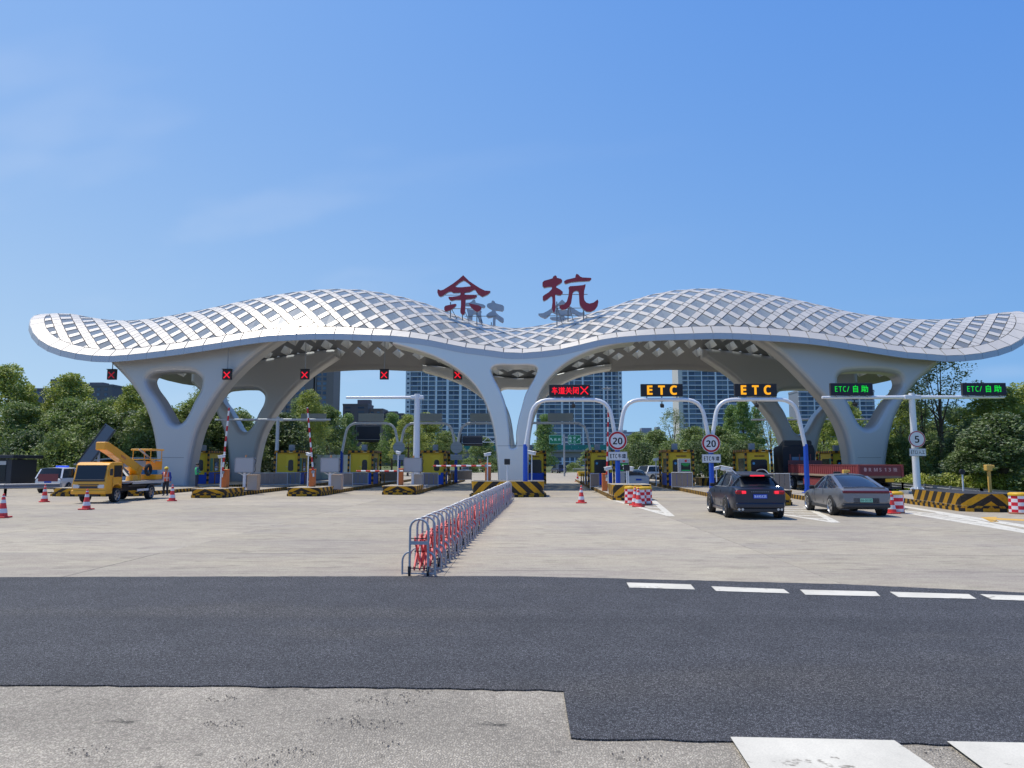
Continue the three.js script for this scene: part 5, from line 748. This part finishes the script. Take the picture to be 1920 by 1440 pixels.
figure('person', 'worker in orange vest and yellow helmet standing beside the yellow truck', [wx, 0, wz], .1, J, B, (x, y, z) => (y > 1.47 ? skin : y > .9 && Math.abs(x) < .19 ? (Math.abs(Math.abs(x) - .09) < .02 || Math.abs(y - 1.08) < .025 ? [.6, .6, .55] : [.75, .14, .05]) : y > .88 ? [.03, .06, .3] : y > .72 && Math.abs(x) > .2 ? skin : y < .09 ? [.25, .25, .25] : [.03, .032, .038]), (t) => { mesh('helmet', [lathe([[.125, 0], [.122, .05], [.1, .1], [.05, .13], [0, .135]], 18).translate(0, 1.64, .02), nz(new THREE.CylinderGeometry(.15, .15, .015, 20).translate(0, 1.645, .035))], mat([.75, .55, .03], .35), t); mesh('eye', [box(.02, .012, .02, -.035, 1.61, .115), box(.02, .012, .02, .035, 1.61, .115)], K.black, t).userData.kind = 'stuff'; mesh('nose', rbox(.022, .04, .03, 0, 1.585, .12, .01), mat(skin, .7), t); });
const J2 = { ...J, elR: [.25, 1.12, -.04], haR: [.2, 1.1, .2], fiR: [.18, 1.12, .28], thR: [.15, 1.14, .24], haL: [-.18, 1.08, .18], elL: [-.25, 1.1, -.03], fiL: [-.12, 1.1, .25], thL: [-.14, 1.14, .2] };
figure('person', 'attendant in green vest standing beside the booth behind the left column', [ax2, .25, az2], 2.2, J2, B, (x, y, z) => (y > 1.66 ? [.015, .013, .012] : y > 1.47 ? skin : y > .9 && Math.abs(x) < .19 ? [.06, .5, .2] : y > .95 ? [.05, .12, .16] : y < .09 ? [.02, .02, .02] : [.015, .022, .05]), (t) => { mesh('hair', lathe([[.112, -.04], [.118, .02], [.095, .075], [.04, .1], [0, .102]], 16).translate(0, 1.625, 0), mat([.015, .013, .012], .6), t); });

// ---------- trees and shrubs ----------
const ORD = ['leftmost', 'second from the left', 'third from the left', 'fourth from the left', 'fifth from the left', 'sixth from the left', 'seventh from the left', 'eighth from the left', 'ninth from the left', 'tenth from the left', 'eleventh from the left', 'twelfth from the left'];
const leafM = mat([1, 1, 1], .75, 0, { vertexColors: true, side: THREE.DoubleSide, transmission: .48, thickness: 0 }), barkM = mat([.11, .085, .065], .95);
// crown: leaf clumps spread through a lumpy volume; cs = two leaf colours
function crownGeo(R, H, y0, nC, nL, leaf, cs, o = {}) {
  const pos = [], col = [], nor = [], lumps = []; const tap = o.taper ?? .5;
  for (let i = 0; i < nC; i++) { const v = (i + .5) / nC, yy = o.flat ? rnd() : Math.pow(rnd(), .8), a = rnd() * 6.283, prof = Math.sin(Math.PI * Math.pow(clamp(yy * .94 + .05, 0, 1), tap)) ** .6, r = R * prof * Math.sqrt(rr(.15, 1)) * rr(.8, 1.08); lumps.push([Math.cos(a) * r, y0 + yy * H, Math.sin(a) * r, rr(.55, 1.15) * (o.lump ?? 1), rnd()]); }
  for (const [lx, ly, lz, lr, tone] of lumps) for (let k = 0; k < nL; k++) {
    const u = rnd() * 2 - 1, a = rnd() * 6.283, q = Math.cbrt(rr(.25, 1)) * lr, s = Math.sqrt(1 - u * u), p = V(lx + Math.cos(a) * s * q, ly + u * q * .75, lz + Math.sin(a) * s * q);
    const n = V(rr(-1, 1), rr(-.1, 1.3), rr(-1, 1)).normalize(), t = V(rr(-1, 1), rr(-1, 1), rr(-1, 1)).cross(n).normalize(), b = n.clone().cross(t), L = leaf * rr(.6, 1.25), w = L * rr(.45, .7);
    const A = p.clone().addScaledVector(t, -L / 2), C = p.clone().addScaledVector(t, L / 2).addScaledVector(n, -L * .12), D = p.clone().addScaledVector(b, w / 2), E = p.clone().addScaledVector(b, -w / 2);
    for (let [i, j, l] of [[A, D, C], [A, C, E]]) { const nn = j.clone().sub(i).cross(l.clone().sub(i)).normalize(); if (nn.y < 0) { nn.negate(); [j, l] = [l, j]; } for (const e of [i, j, l]) { pos.push(e.x, e.y, e.z); nor.push(nn.x, nn.y, nn.z); } const m = clamp(tone * .75 + rr(-.2, .35), 0, 1), g = rr(.85, 1.15); for (let z = 0; z < 3; z++) col.push(mix(cs[0][0], cs[1][0], m) * g, mix(cs[0][1], cs[1][1], m) * g, mix(cs[0][2], cs[1][2], m) * g); }
  }
  const g = new THREE.BufferGeometry(); g.setAttribute('position', new THREE.Float32BufferAttribute(pos, 3)); g.setAttribute('normal', new THREE.Float32BufferAttribute(nor, 3)); g.setAttribute('color', new THREE.Float32BufferAttribute(col, 3)); g.setAttribute('uv', new THREE.Float32BufferAttribute(new Float32Array(pos.length / 3 * 2), 2)); g.userData.lumps = lumps; return g;
}
function trunkGeo(crown, h, r, n = 9) { // tapered trunk with limbs reaching into the crown
  const l = [tube([0, -.1, 0], [.08, h * .45, .05], r, r * .75, 9), tube([.08, h * .44, .05], [.02, h * .8, 0], r * .74, r * .3, 8)], L = crown.userData.lumps;
  for (let i = 0; i < n; i++) { const q = L[(i * 7) % L.length], y0 = h * rr(.25, .6); l.push(tube([.05, y0, .03], [q[0] * .85, Math.max(y0 + .3, q[1]), q[2] * .85], r * .36, r * .08, 6)); } return merge(l);
}
const GRN = [[.15, .22, .055], [.34, .44, .11]], YEL = [[.24, .31, .05], [.52, .56, .11]], DRK = [[.07, .125, .035], [.2, .28, .075]], OLV = [[.16, .21, .08], [.34, .41, .16]], FRE = [[.13, .24, .045], [.3, .44, .1]];
const CR = {}; const variant = (k, f) => { CR[k] = [f(), f()]; CR[k + 't'] = CR[k].map((c) => trunkGeo(c, f.h ?? 9, f.r ?? .22)); };
const mk = (h, r, f) => Object.assign(f, { h, r });
variant('broad', mk(8, .2, () => crownGeo(3.1, 6.4, 2.2, 110, 150, .25, GRN, { lump: .95 }))); variant('yellow', mk(9, .18, () => crownGeo(2.7, 7, 3.0, 90, 120, .24, YEL, { lump: .9 }))); variant('tall', mk(9, .16, () => crownGeo(1.9, 8.6, 1.6, 90, 140, .22, FRE, { taper: .42, lump: .8 })));
variant('lacy', mk(10, .2, () => crownGeo(2.9, 9, 3.6, 90, 45, .2, OLV, { lump: .75, taper: .6 }))); variant('dense', mk(6, .3, () => crownGeo(3.6, 6.6, 1.0, 150, 150, .28, DRK, { taper: .35 }))); variant('shrub', mk(2.5, .08, () => crownGeo(2.2, 2.7, .4, 60, 130, .22, DRK, { taper: .4, lump: .9 }))); variant('bush', mk(2.5, .08, () => crownGeo(2.4, 2.6, .3, 60, 130, .22, GRN, { taper: .4, lump: .9 })));
let tk = 0;
function tree(kind, name, label, x, d, s, sy, group, cat = 'tree') { const k = tk++ & 1, t = thing(name, label, cat, [x, 0, -d], tk * 2.4, group); mesh('trunk', CR[kind + 't'][k], barkM, t); mesh('crown', CR[kind][k], leafM, t); t.scale.set(s, sy, s); return t; }
// left grove
[[-59, 80, 1.4, 1.2, 'yellow'], [-54.5, 84, 1.4, 1.14, 'yellow'], [-50, 86, 1.3, 1.02, 'broad'], [-45.5, 82, 1.2, 1.0, 'yellow'], [-42, 92, 1.3, 1.1, 'broad'], [-38, 84, 1.2, .95, 'yellow'], [-34, 76, .85, 1.02, 'lacy'], [-30, 96, 1.1, 1.15, 'broad'], [-27, 88, .95, 1.0, 'yellow']].forEach(([x, d, s, sy, k], i) => tree(k, 'grove_tree', 'leafy tree of the left grove, ' + ORD[i] + ' of its tall back row', x, d, s, sy * 1.06, 'left grove'));
[[-58, 76], [-53, 74], [-48.5, 75], [-44.5, 73], [-41, 74], [-37.5, 72], [-34.5, 74], [-31.5, 76], [-28, 82]].forEach(([x, d], i) => tree(i % 4 ? 'broad' : 'dense', 'grove_tree', 'dark leafy tree of the left grove, ' + ORD[i] + ' of its low front row', x, d, 1.25, rr(.84, .98), 'left grove'));
[[-56, 69], [-52, 68], [-48, 68.5], [-44, 67], [-40, 67.5], [-36.5, 68], [-33, 69]].forEach(([x, d], i) => tree(i % 2 ? 'bush' : 'shrub', 'large_shrub', 'round dark shrub at the foot of the left grove, ' + ORD[i], x, d, 1.4, 1.5, 'shrubs of the left grove', 'shrub'));
// trees seen through the left arch
[[-39.77, 100, 1, 1.0, 'broad'], [-40.77, 112, 1.0, .95, 'yellow'], [-33.19, 104, 1.0, 1.02, 'broad'], [-30.27, 108, 1.15, 1.18, 'broad'], [-29.23, 116, 1.0, .95, 'tall'], [-22.27, 118, 1.1, .98, 'tall'], [-18.64, 112, 1.0, .92, 'yellow'], [-16.85, 120, 1.2, 1.0, 'yellow'], [-13.92, 124, 1.1, .82, 'broad'], [-26.20, 122, 1.0, .74, 'broad']].forEach(([x, d, s, sy, k], i) => tree(k, 'avenue_tree', 'green tree behind the left booths, ' + ORD[i] + ' under the left arch', x, d, s, sy, 'trees under the left arch'));
[[-12.18, 150], [-10.35, 165], [-7.19, 150], [2.54, 172], [11.12, 178], [14.98, 170]].forEach(([x, d], i) => tree(i % 2 ? 'broad' : 'bush', 'verge_bush', 'small green tree along the road beyond the toll lanes, ' + ORD[i], x, d, 1.1, i < 3 ? .9 : .62, 'small trees along the far road'));
tree('tall', 'avenue_tree', 'slim tree between the forked column and the green road signs', 3.54, 150, 1.3, 1.15);
// trees seen through the right arch
[[17.77, 118, 1.0, .82, 'broad'], [18.48, 104, 1.1, .78, 'broad'], [21.96, 110, 1.0, .84, 'lacy'], [22.28, 98, 1.05, .8, 'broad'], [26.54, 102, 1.1, .84, 'broad'], [30.22, 108, .85, 1.06, 'tall'], [31.51, 106, .95, 1.16, 'tall'], [34.62, 110, .8, 1.06, 'tall'], [34.77, 104, 1.0, .86, 'lacy'], [35.12, 98, 1.05, .82, 'yellow'], [38.92, 96, 1.0, .9, 'yellow'], [43.80, 100, 1.1, 1.05, 'yellow']].forEach(([x, d, s, sy, k], i) => tree(k, 'avenue_tree', 'green tree behind the right booths, ' + ORD[i] + ' under the right arch', x, d, s, sy * .95, 'trees under the right arch'));
[[14.50, 92], [17.47, 90], [20.61, 88], [23.70, 90], [26.05, 88], [32.48, 84]].forEach(([x, d], i) => tree(i % 2 ? 'bush' : 'shrub', 'large_shrub', 'dark shrub behind the guardrail past the right booths, ' + ORD[i], x, d, 1.15, 1.35, 'shrubs past the right booths', 'shrub'));
// right side
const lone = tree('lacy', 'thin_leaved_tree', 'tall thin-leaved tree with a blue trunk wrap right of the right column', 35.11, 62, 1.15, .98); mesh('trunk_wrap', tube([.01, .5, .01], [.03, 2.1, .02], .24, .22, 14), mat([.01, .17, .45], .6), lone);
tree('lacy', 'thin_leaved_tree', 'smaller thin-leaved tree just right of the white mast', 36.80, 68, .9, .85);
tree('dense', 'evergreen_tree', 'dense dark evergreen tree at the right edge, nearest the chevron island', 31.61, 49, 1.05, .66); tree('dense', 'evergreen_tree', 'dense dark evergreen tree right of the thin-leaved tree', 35.54, 57, .95, .68); tree('dense', 'evergreen_tree', 'dense dark evergreen tree cut by the right edge', 39.5, 51, 1.25, .82); tree('yellow', 'sunlit_tree', 'sunlit yellow-green tree above the dark evergreens', 42.68, 66, 1.4, .86); tree('yellow', 'sunlit_tree', 'sunlit yellow-green tree at the right edge of the view', 49.13, 72, 1.5, .95);
tree('yellow', 'sunlit_tree', 'sunlit tree just right of the right column', 39.79, 78, 1.1, .95); tree('broad', 'sunlit_tree', 'leafy tree behind the round 5 sign', 44.79, 84, 1.2, .98); tree('bush', 'large_shrub', 'leafy shrub at the foot of the right column', 33.49, 66, 1.1, 1.3, null, 'shrub'); tree('bush', 'large_shrub', 'leafy shrub behind the thin-leaved tree', 39.84, 72, 1.3, 1.5, null, 'shrub'); tree('shrub', 'large_shrub', 'dark shrub behind the thin-leaved tree', 38.80, 66, 1.3, 1.2, null, 'shrub'); tree('broad', 'sunlit_tree', 'leafy tree between the thin-leaved tree and the evergreens', 47.14, 80, 1.2, .9);
// lawn, hedge and grass on the right
{
  const lawn = mat([.15, .2, .05], 1, 0, { vertexColors: true }), pts = [[25.2, -62], [23.2, -48], [21.4, -36], [20.5, -30], [20.2, -28], [70, -28], [70, -120], [34, -120], [31, -80]];
  const g = new THREE.ShapeGeometry(shapeOf(pts.map(([x, z]) => [x, -z])), 1).rotateX(-Math.PI / 2).translate(0, .06, 0); struct('lawn', rough(nz(g), () => [1, 1, 1]), lawn);
  const blades = []; { const P = [], C = []; for (let i = 0; i < 26000; i++) { const d = rr(31, 62), x0 = d < 36 ? mix(20.6, 21.4, (d - 29) / 7) : mix(21.4, 25, (d - 36) / 26), x = x0 + .3 + rnd() ** 1.4 * 22, h = rr(.06, .16), a = rnd() * 6.28, w = .03; P.push(x - Math.cos(a) * w, .05, -d - Math.sin(a) * w, x + Math.cos(a) * w, .05, -d + Math.sin(a) * w, x + rr(-.06, .06), .05 + h, -d + rr(-.06, .06)); const k = rr(.7, 1.3); for (let q = 0; q < 3; q++) C.push(.17 * k, .25 * k, .05 * k); } const bg = soup(P); bg.setAttribute('color', new THREE.Float32BufferAttribute(C, 3)); const o = mesh('lawn_grass', bg, mat([1, 1, 1], .9, 0, { vertexColors: true, side: THREE.DoubleSide })); tag(o, 'short green grass of the lawn behind the right guardrail', 'grass', null, 'stuff'); }
  const hg = crownGeo(1.2, .62, .22, 26, 85, .2, [[.28, .33, .03], [.5, .52, .06]], { flat: true, lump: .62, taper: .5 });
  for (let i = 0; i < 6; i++) { const t = thing('hedge', 'clipped yellow-green hedge clump on the right lawn, ' + ORD[i], 'hedge', [mix(25.6, 33, i / 5), .05, -mix(52, 47.5, i / 5)], i, 'yellow-green hedge row'); mesh('foliage', hg, leafM, t); t.scale.set(1.0, 1.1, 1.0); }
}

// ---------- background ----------
const railM = mat([.24, .25, .27], .55, .3);
function guardrail(label, pts, group = 'guardrails') { const t = thing('guardrail', label, 'guardrail', [0, 0, 0], 0, group);
  for (let i = 0; i < pts.length - 1; i++) { const [ax, az] = pts[i], [bx, bz] = pts[i + 1], L = Math.hypot(bx - ax, bz - az), n = Math.max(1, Math.round(L / 4)), ang = Math.atan2(-(bz - az), bx - ax);
    const prof = [[0, .42], [.05, .46], [.05, .53], [0, .575], [.05, .62], [.05, .69], [0, .73], [-.012, .73], [.036, .685], [.036, .625], [-.014, .575], [.036, .525], [.036, .465], [-.012, .42]];
    const g = extr(prof, L, 0).rotateY(-Math.PI / 2).translate(L, 0, 0).rotateY(0); const o = mesh('beam', nz(g), railM, t); o.position.set(ax, 0, az); o.rotation.y = ang; o.position.y = .02;
    for (let k = 0; k <= n; k++) mesh('post', box(.11, .76, .11, mix(ax, bx, k / n), .38, mix(az, bz, k / n) - .1), K.galv, t); } return t; }
guardrail('grey guardrail at the left edge in front of the white van', [[-40, -41.5], [-35.6, -42.2], [-31.6, -43.2], [-29.4, -45]]);
guardrail('grey guardrail along the right lawn', [[20.8, -27], [22.2, -36], [24.0, -47], [25.8, -58]]);
guardrail('grey guardrail beyond the right booths', [[15.28,-109.88], [31.37,-110.24], [40, -104]]); guardrail('grey guardrail on the far right of the open lane', [[10.68,-171.28], [21.23,-152.53]]); guardrail('grey guardrail behind the left booths', [[-26.52,-123.87], [-10.54,-130.13]]);
{ // guard hut and shed on the left
  const t = thing('guard_hut', 'dark flat-roofed guard hut at the left edge', 'hut', [-44.1, 0, -59]); const dk = mat([.03, .035, .045], .5); mesh('wall', rbox(5, 2.3, 3, 0, 1.15, 0, .03), dk, t); mesh('roof', rbox(5.6, .28, 3.6, 0, 2.5, 0, .03), dk, t); for (const [x, w] of [[-.6, 1.7], [1.5, 1.1]]) { const f = mesh('window', box(w, 1.3, .04, x, 1.2, 1.52), K.glass, t); mesh('white_blind', box(w, .3, .03, x, 2.0, 1.53), mat([.5, .52, .52], .6), f); }
  const s = thing('blue_shed', 'low blue shed with a grey curved roof behind the yellow truck', 'shed', [-34.4, 0, -63]); mesh('wall', box(7.5, 1.9, 4, 0, .95, 0), mat([.04, .2, .38], .6), s); const p = []; for (let i = 0; i <= 14; i++) p.push([mix(-4.2, 4.2, i / 14), 1.75 + .75 * Math.sin(Math.PI * i / 14 * .8 + .25)]); mesh('roof', extr([...p, ...p.slice().reverse().map(([x, y]) => [x, y - .12])], 4.6, 0).translate(0, 0, -2.3), mat([.36, .38, .37], .6), s);
  const q = thing('solar_panel', 'long tilted dark panel rising behind the yellow boom', 'solar panel', [-28.31, 0, -47]); mesh('panel', ARM([-.95, 1.85, 0], [.75, 4.35, 0], .06, .85).rotateY(.0), mat([.09, .12, .17], .25, .3), q); mesh('panel_frame', [ARM([-1.35, 1.95, .04], [.42, 4.5, .04], .05, .05), ARM([-.6, 1.75, .04], [1.1, 4.2, .04], .05, .05)], K.dark, q); mesh('post', tube([0, 0, -.2], [0, 3.1, -.1], .08), K.grey, q);
}
{ // pale hoarding beyond the left lanes
  const t = thing('hoarding', 'pale green panel hoarding behind the left booths', 'hoarding', [-25.85, 0, -84]); const pm = [mat([.36, .48, .44], .6), mat([.42, .52, .49], .6)]; for (let i = 0; i < 16; i++) { mesh('panel', box(.8, 2.9, .05, -6.4 + i * .86, 1.5, 0), pm[i & 1], t); mesh('batten', box(.05, 2.9, .08, -6.83 + i * .86, 1.5, .02), K.grey, t); } mesh('footing', box(14, .15, .3, 0, .07, 0), K.grey, t);
}
{ // dark message boards and a lattice gantry
  for (const [x, d, w, y0, y1, label] of [[-26.64, 120, 3.9, 5.45, 8.30, 'dark message board on a black post behind the left booths'], [-9.99, 130, 3.6, 5.06, 6.88, 'dark message board on a black post left of the forked column']]) { const t = thing('message_board', label, 'message board', [x, 0, -d], 0, 'dark message boards'); mesh('board', rbox(w, y1 - y0, .3, 0, (y0 + y1) / 2, 0, .03), mat([.02, .022, .035], .4), t); mesh('walkway', [box(w, .06, .5, 0, y0 + .4, .3), box(w, .04, .04, 0, y1 - .2, .3)], K.grey, t); mesh('post', tube([-w / 2 - .35, 0, 0], [-w / 2 - .35, y1 + .3, 0], .2), K.black, t); mesh('bracket', [box(.6, .12, .12, -w / 2 - .1, y1 - .3, 0), box(.6, .12, .12, -w / 2 - .1, y0 + .3, 0)], K.black, t); }
  const t = thing('lattice_gantry', 'white lattice beam gantry just left of the forked column', 'gantry', [-8.31, 0, -150]), y = 6.85, tr = []; mesh('chord', [box(6, .14, .14, 0, y + .55, 0), box(6, .14, .14, 0, y - .55, 0)], K.white, t); for (let i = 0; i < 6; i++) mesh('lattice_bar', ARM([-3 + i, y + (i & 1 ? .5 : -.5), 0], [-2 + i, y + (i & 1 ? -.5 : .5), 0], .1, .1), K.white, t); mesh('post', tube([3, 0, 0], [3, y + .6, 0], .2), K.white, t);
}
{ // green direction signs on one post
  const arrow = (c, x, y, s, f) => { c.save(); c.translate(x, y); c.scale(f * s, s); c.beginPath(); c.moveTo(-1, -1); c.lineTo(.35, -1); c.lineTo(-.1, -.55); c.lineTo(1, .55); c.lineTo(.55, 1); c.lineTo(-.55, -.1); c.lineTo(-1, .35); c.fill(); c.restore(); };
  const gT = (f) => signM(canvasTex(256, 180, (c, w, h) => { c.fillStyle = '#0a7a58'; c.fillRect(0, 0, w, h); c.strokeStyle = c.fillStyle = '#b4dcd4'; c.lineWidth = 7; c.strokeRect(5, 5, w - 10, h - 10); f(c); }));
  const post = thing('sign_post', 'steel post carrying the two green direction signs', 'post', [5.52, 0, -110.2]); const yb = 5.55; mesh('pole', tube([0, 0, 0], [0, yb + .8, 0], .14), K.galv, post); mesh('cross_arm', [box(4.4, .12, .1, 0, yb + .35, 0), box(4.4, .12, .1, 0, yb - .35, 0)], K.galv, post);
  for (const [u, label, f] of [[4.19, 'green direction sign with an arrow to the upper left', (c) => { arrow(c, 52, 90, 30, 1); glyph(c, '杭', 100, 64, 48, 52, 8); glyph(c, '州', 180, 64, 48, 52, 8); }], [7.07, 'green direction sign with an arrow to the upper right', (c) => { glyph(c, '临', 20, 34, 52, 52, 8); glyph(c, '安', 104, 34, 52, 52, 8); glyph(c, '黄', 20, 100, 52, 52, 7); glyph(c, '山', 104, 100, 52, 52, 8); arrow(c, 202, 92, 28, -1); }]]) { const t = thing('direction_sign', label, 'road sign', [u, yb, -110], 0, 'green direction signs'); mesh('panel', box(1.95, 1.38, .06, 0, 0, -.04), K.galv, t); mesh('panel_face', plane(1.95, 1.38, 0, 0, 0), gT(f), t); }
  const m = thing('high_mast_light', 'tall thin high mast light behind the first right arch', 'lamp mast', [13.30, 0, -120]), h = 14.40; mesh('pole', tube([0, 0, 0], [0, h + .4, 0], .14, .08), K.galv, m); mesh('lamp_ring', nz(new THREE.TorusGeometry(.6, .06, 6, 20).rotateX(Math.PI / 2).translate(0, h, 0)), K.grey, m); for (let k = 0; k < 6; k++) mesh('lamp', rbox(.3, .16, .3, Math.cos(k * 1.047) * .8, h - .05, Math.sin(k * 1.047) * .8, .04), K.grey, m);
}
{ // overpass with green railing
  const D = 205, t = thing('overpass', 'grey overpass bridge with a green parapet behind the toll lanes', 'bridge', [0, 0, -D]); const y = 5.31, conc = mat([.26, .255, .25], .85); mesh('deck', [box(84, .5, 9, 6, y, 0)], conc, t); for (const k of [-3.4, -1.1, 1.1, 3.4]) mesh('girder', box(84, 1.5, .7, 6, y - 1.0, k), conc, t);
  for (let i = 0; i < 42; i++) mesh('parapet_panel', box(1.94, 1.25, .08, -35 + i * 2, y + .95, 4.5), i & 1 ? mat([.02, .2, .17], .6) : (K.tealp ??= mat([.025, .22, .19], .6)), t); mesh('handrail', box(84, .1, .12, 6, y + 1.62, 4.5), mat([.1, .34, .3], .5), t); for (const x of [-30, -12, 24, 42]) mesh('pier', box(1.4, y - 1.2, 3, x, (y - 1.2) / 2, 0), conc, t);
}
// ---------- far buildings ----------
const winM = [mat([.075, .11, .165], .15, .1), mat([.12, .165, .22], .15, .1), mat([.05, .075, .12], .15, .1)];
function tower(label, x0, x1, d, floors, bays, o) { // bays: [from, to] shares of the width that carry windows; o.pier: [share, width] vertical strips
  const w = x1 - x0, fh = o.fh ?? 3, H = floors * fh, t = thing('apartment_tower', label, 'building', [(x0 + x1) / 2, 0, -d], 0, 'far apartment towers'), dep = o.depth ?? 18;
  mesh('wall', box(w, H, dep, 0, H / 2, -dep / 2), o.wall, t); if (o.side) mesh('end_wall', box(2.6, H, dep + .6, -w / 2 - 1.2, H / 2, -dep / 2), o.side, t);
  const vis = Math.min(floors, o.vis ?? 22), stuff = [];
  const sg = box(w + (o.over ?? .6), o.slabH ?? .42, 1.1, 0, 0, .1); for (let f = 1; f <= floors; f++) if (o.slab) { const s = mesh('floor_slab', sg, o.slab, t); s.position.y = f * fh - .2; }
  const G = new Map(); let seq = 0; const base = o.from ?? 3; for (const [a, b, hh = .66, z = .14] of bays) { const bw = (b - a) * w, key = bw.toFixed(2) + hh; if (!G.has(key)) G.set(key, box(bw, fh * hh, .2)); const g = G.get(key), x = ((a + b) / 2 - .5) * w; for (let f = 0; f < floors; f++) { const y = f * fh + fh * .47; if (f >= base && f < vis) { const m = mesh('window', g, winM[(hsh(f, seq, 6) * 3) | 0], t); m.position.set(x, y, z - .1); } else stuff.push(g.clone().translate(x, y, z - .1)); } seq++; }
  if (stuff.length) mesh('other_windows', stuff, winM[0], t).userData.kind = 'stuff';
  for (const [s, pw] of o.pier ?? []) mesh('pier', box(pw, H, 1.3, (s - .5) * w, H / 2, .15), o.pierM ?? o.slab ?? o.wall, t);
  mesh('parapet', box(w + .4, 1.2, dep + .4, 0, H + .6, -dep / 2), o.wall, t); for (const [s, bw, bh] of o.tops ?? []) mesh('roof_block', box(bw, bh, 6, (s - .5) * w, H + bh / 2, -dep / 2), o.wall, t);
  return t;
}
const even = (n, a, b, gap, hh) => Array.from({ length: n }, (_, i) => [a + (b - a) * i / n + gap, a + (b - a) * (i + 1) / n - gap, hh]);
const glassWall = mat([.22, .24, .29], .5), lightWall = mat([.62, .64, .67], .6), brownWall = mat([.23, .19, .175], .7), greyWall = mat([.15, .14, .155], .75), slabW = mat([.74, .78, .82], .6), whiteEnd = mat([.62, .6, .56], .6);
tower('tall blue-glazed tower left of the forked column', -74.50, -18.51, 455, 28, [...even(4, .01, .27, .008), ...even(4, .3, .55, .008), ...even(4, .58, .98, .008)], { wall: glassWall, slab: slabW, pier: [[.12, .5], [.2, .5], [.29, 1.1], [.42, 1.5], [.565, 1.5], [.65, .5], [.74, .5], [.86, .5], [.99, 1.6]], vis: 22, over: .3 });
tower('pale end bay of the tower left of the forked column', -77.73, -74.67, 454, 28, [[.3, .75, .4]], { wall: lightWall, vis: 22, depth: 16 });
tower('tall blue-glazed tower right of the forked column', 5.49, 57.35, 455, 28, [...even(4, .01, .3, .008), ...even(3, .33, .55, .008), ...even(4, .58, .97, .008)], { wall: glassWall, slab: slabW, pier: [[.1, .5], [.31, 1.0], [.4, .5], [.46, .5], [.565, 1.0], [.7, .5], [.82, 1.2], [.92, .5]], vis: 22, over: .3 });
tower('pale end bay of the tower right of the forked column', 57.23, 59.57, 454, 28, [[.25, .75, .5]], { wall: lightWall, vis: 22, depth: 16 });
tower('tall blue-glazed tower with a white side wall under the right arch', 97.58, 138.32, 455, 28, [[.02, .07, .5], ...even(4, .1, .5, .008), ...even(5, .53, .98, .008)], { wall: glassWall, slab: slabW, side: whiteEnd, pier: [[.09, .5], [.3, .5], [.515, .9], [.7, .5], [.86, .5]], vis: 22, over: .2 });
tower('distant blue tower seen through the right columns', 175.88, 224.50, 470, 16, even(10, .02, .98, .012), { wall: glassWall, slab: slabW, pier: [[.2, .6], [.5, 2.2], [.8, .6]], vis: 16, from: 6 });
tower('brown apartment tower behind the left arch', -166.77, -124.63, 455, 27, [[.08, .14, .5], [.2, .26, .5], [.3, .35, .5], [.42, .5, .6], [.52, .58, .6], [.76, .82, .62], [.85, .91, .62]], { wall: brownWall, pier: [[.02, 3], [.17, 2.6], [.28, 1.6], [.39, 2], [.66, 6], [.73, 1.6], [.96, 4.5]], pierM: mat([.21, .17, .155], .7), vis: 22 });
tower('low dark block behind the left arch, left part', -129.45, -111.81, 500, 14, [[.1, .3, .4], [.6, .85, .4]], { wall: greyWall, vis: 14, from: 8, tops: [[.75, 9, 4.5]] }); tower('low dark block behind the left arch, middle part', -112.93, -102.34, 505, 13, [[.2, .4, .4], [.6, .8, .4]], { wall: brownWall, vis: 13, from: 8 }); tower('low dark block behind the left arch, right part', -102.58, -88.46, 510, 12, [[.1, .3, .4], [.6, .85, .4]], { wall: greyWall, vis: 12, from: 7, tops: [[.3, 8, 3]] });
tower('dark apartment block above the left grove, left part', -270.40, -261.21, 400, 16, [[.15, .3, .5], [.45, .6, .5], [.75, .9, .5]], { wall: greyWall, vis: 16, from: 8, tops: [[.55, 3.5, 2.6], [.2, 2, 1.6]] }); tower('dark apartment block above the left grove, middle part', -263.82, -254.86, 404, 15, [[.1, .25, .5], [.4, .55, .5], [.7, .85, .5]], { wall: mat([.13, .115, .12], .75), vis: 14, from: 8 }); tower('dark apartment block above the left grove, right part', -252.34, -234.92, 400, 15, [[.08, .16, .5], [.24, .32, .5], [.5, .6, .5], [.75, .85, .5]], { wall: greyWall, vis: 14, from: 8, tops: [[.25, 8, 3]] }); tower('distant block low above the left grove', -307.75, -284.56, 420, 15, [[.2, .4, .5], [.6, .8, .5]], { wall: greyWall, vis: 14, from: 10 });
tower('low modern block with roof terrace between the right towers', 41.99, 60.53, 320, 5, even(8, .01, .99, .01), { wall: glassWall, slab: slabW, fh: 2.9, vis: 5, from: 1, tops: [[.62, 4.5, 3.2], [.9, 1.5, 3.6], [.1, 1.4, 2.2]], pier: [[.26, .4], [.5, .4], [.74, .4]] });
{ const t = thing('tiled_pavilion', 'pavilion with a brown tiled hip roof behind the left grove', 'building', [-92.96, 0, -170]); mesh('wall', box(15, 13.2, 9, 0, 6.6, 0), lightWall, t); mesh('eaves', box(18, .5, 12, 0, 13.4, 0), whiteEnd, t); const g = new THREE.ConeGeometry(1, 1, 4, 1).rotateY(Math.PI / 4).scale(12.6, 3.6, 8.4).translate(0, 15.4, 0); mesh('roof', nz(g), mat([.23, .16, .12], .8), t); }


renderer.render(scene, camera);
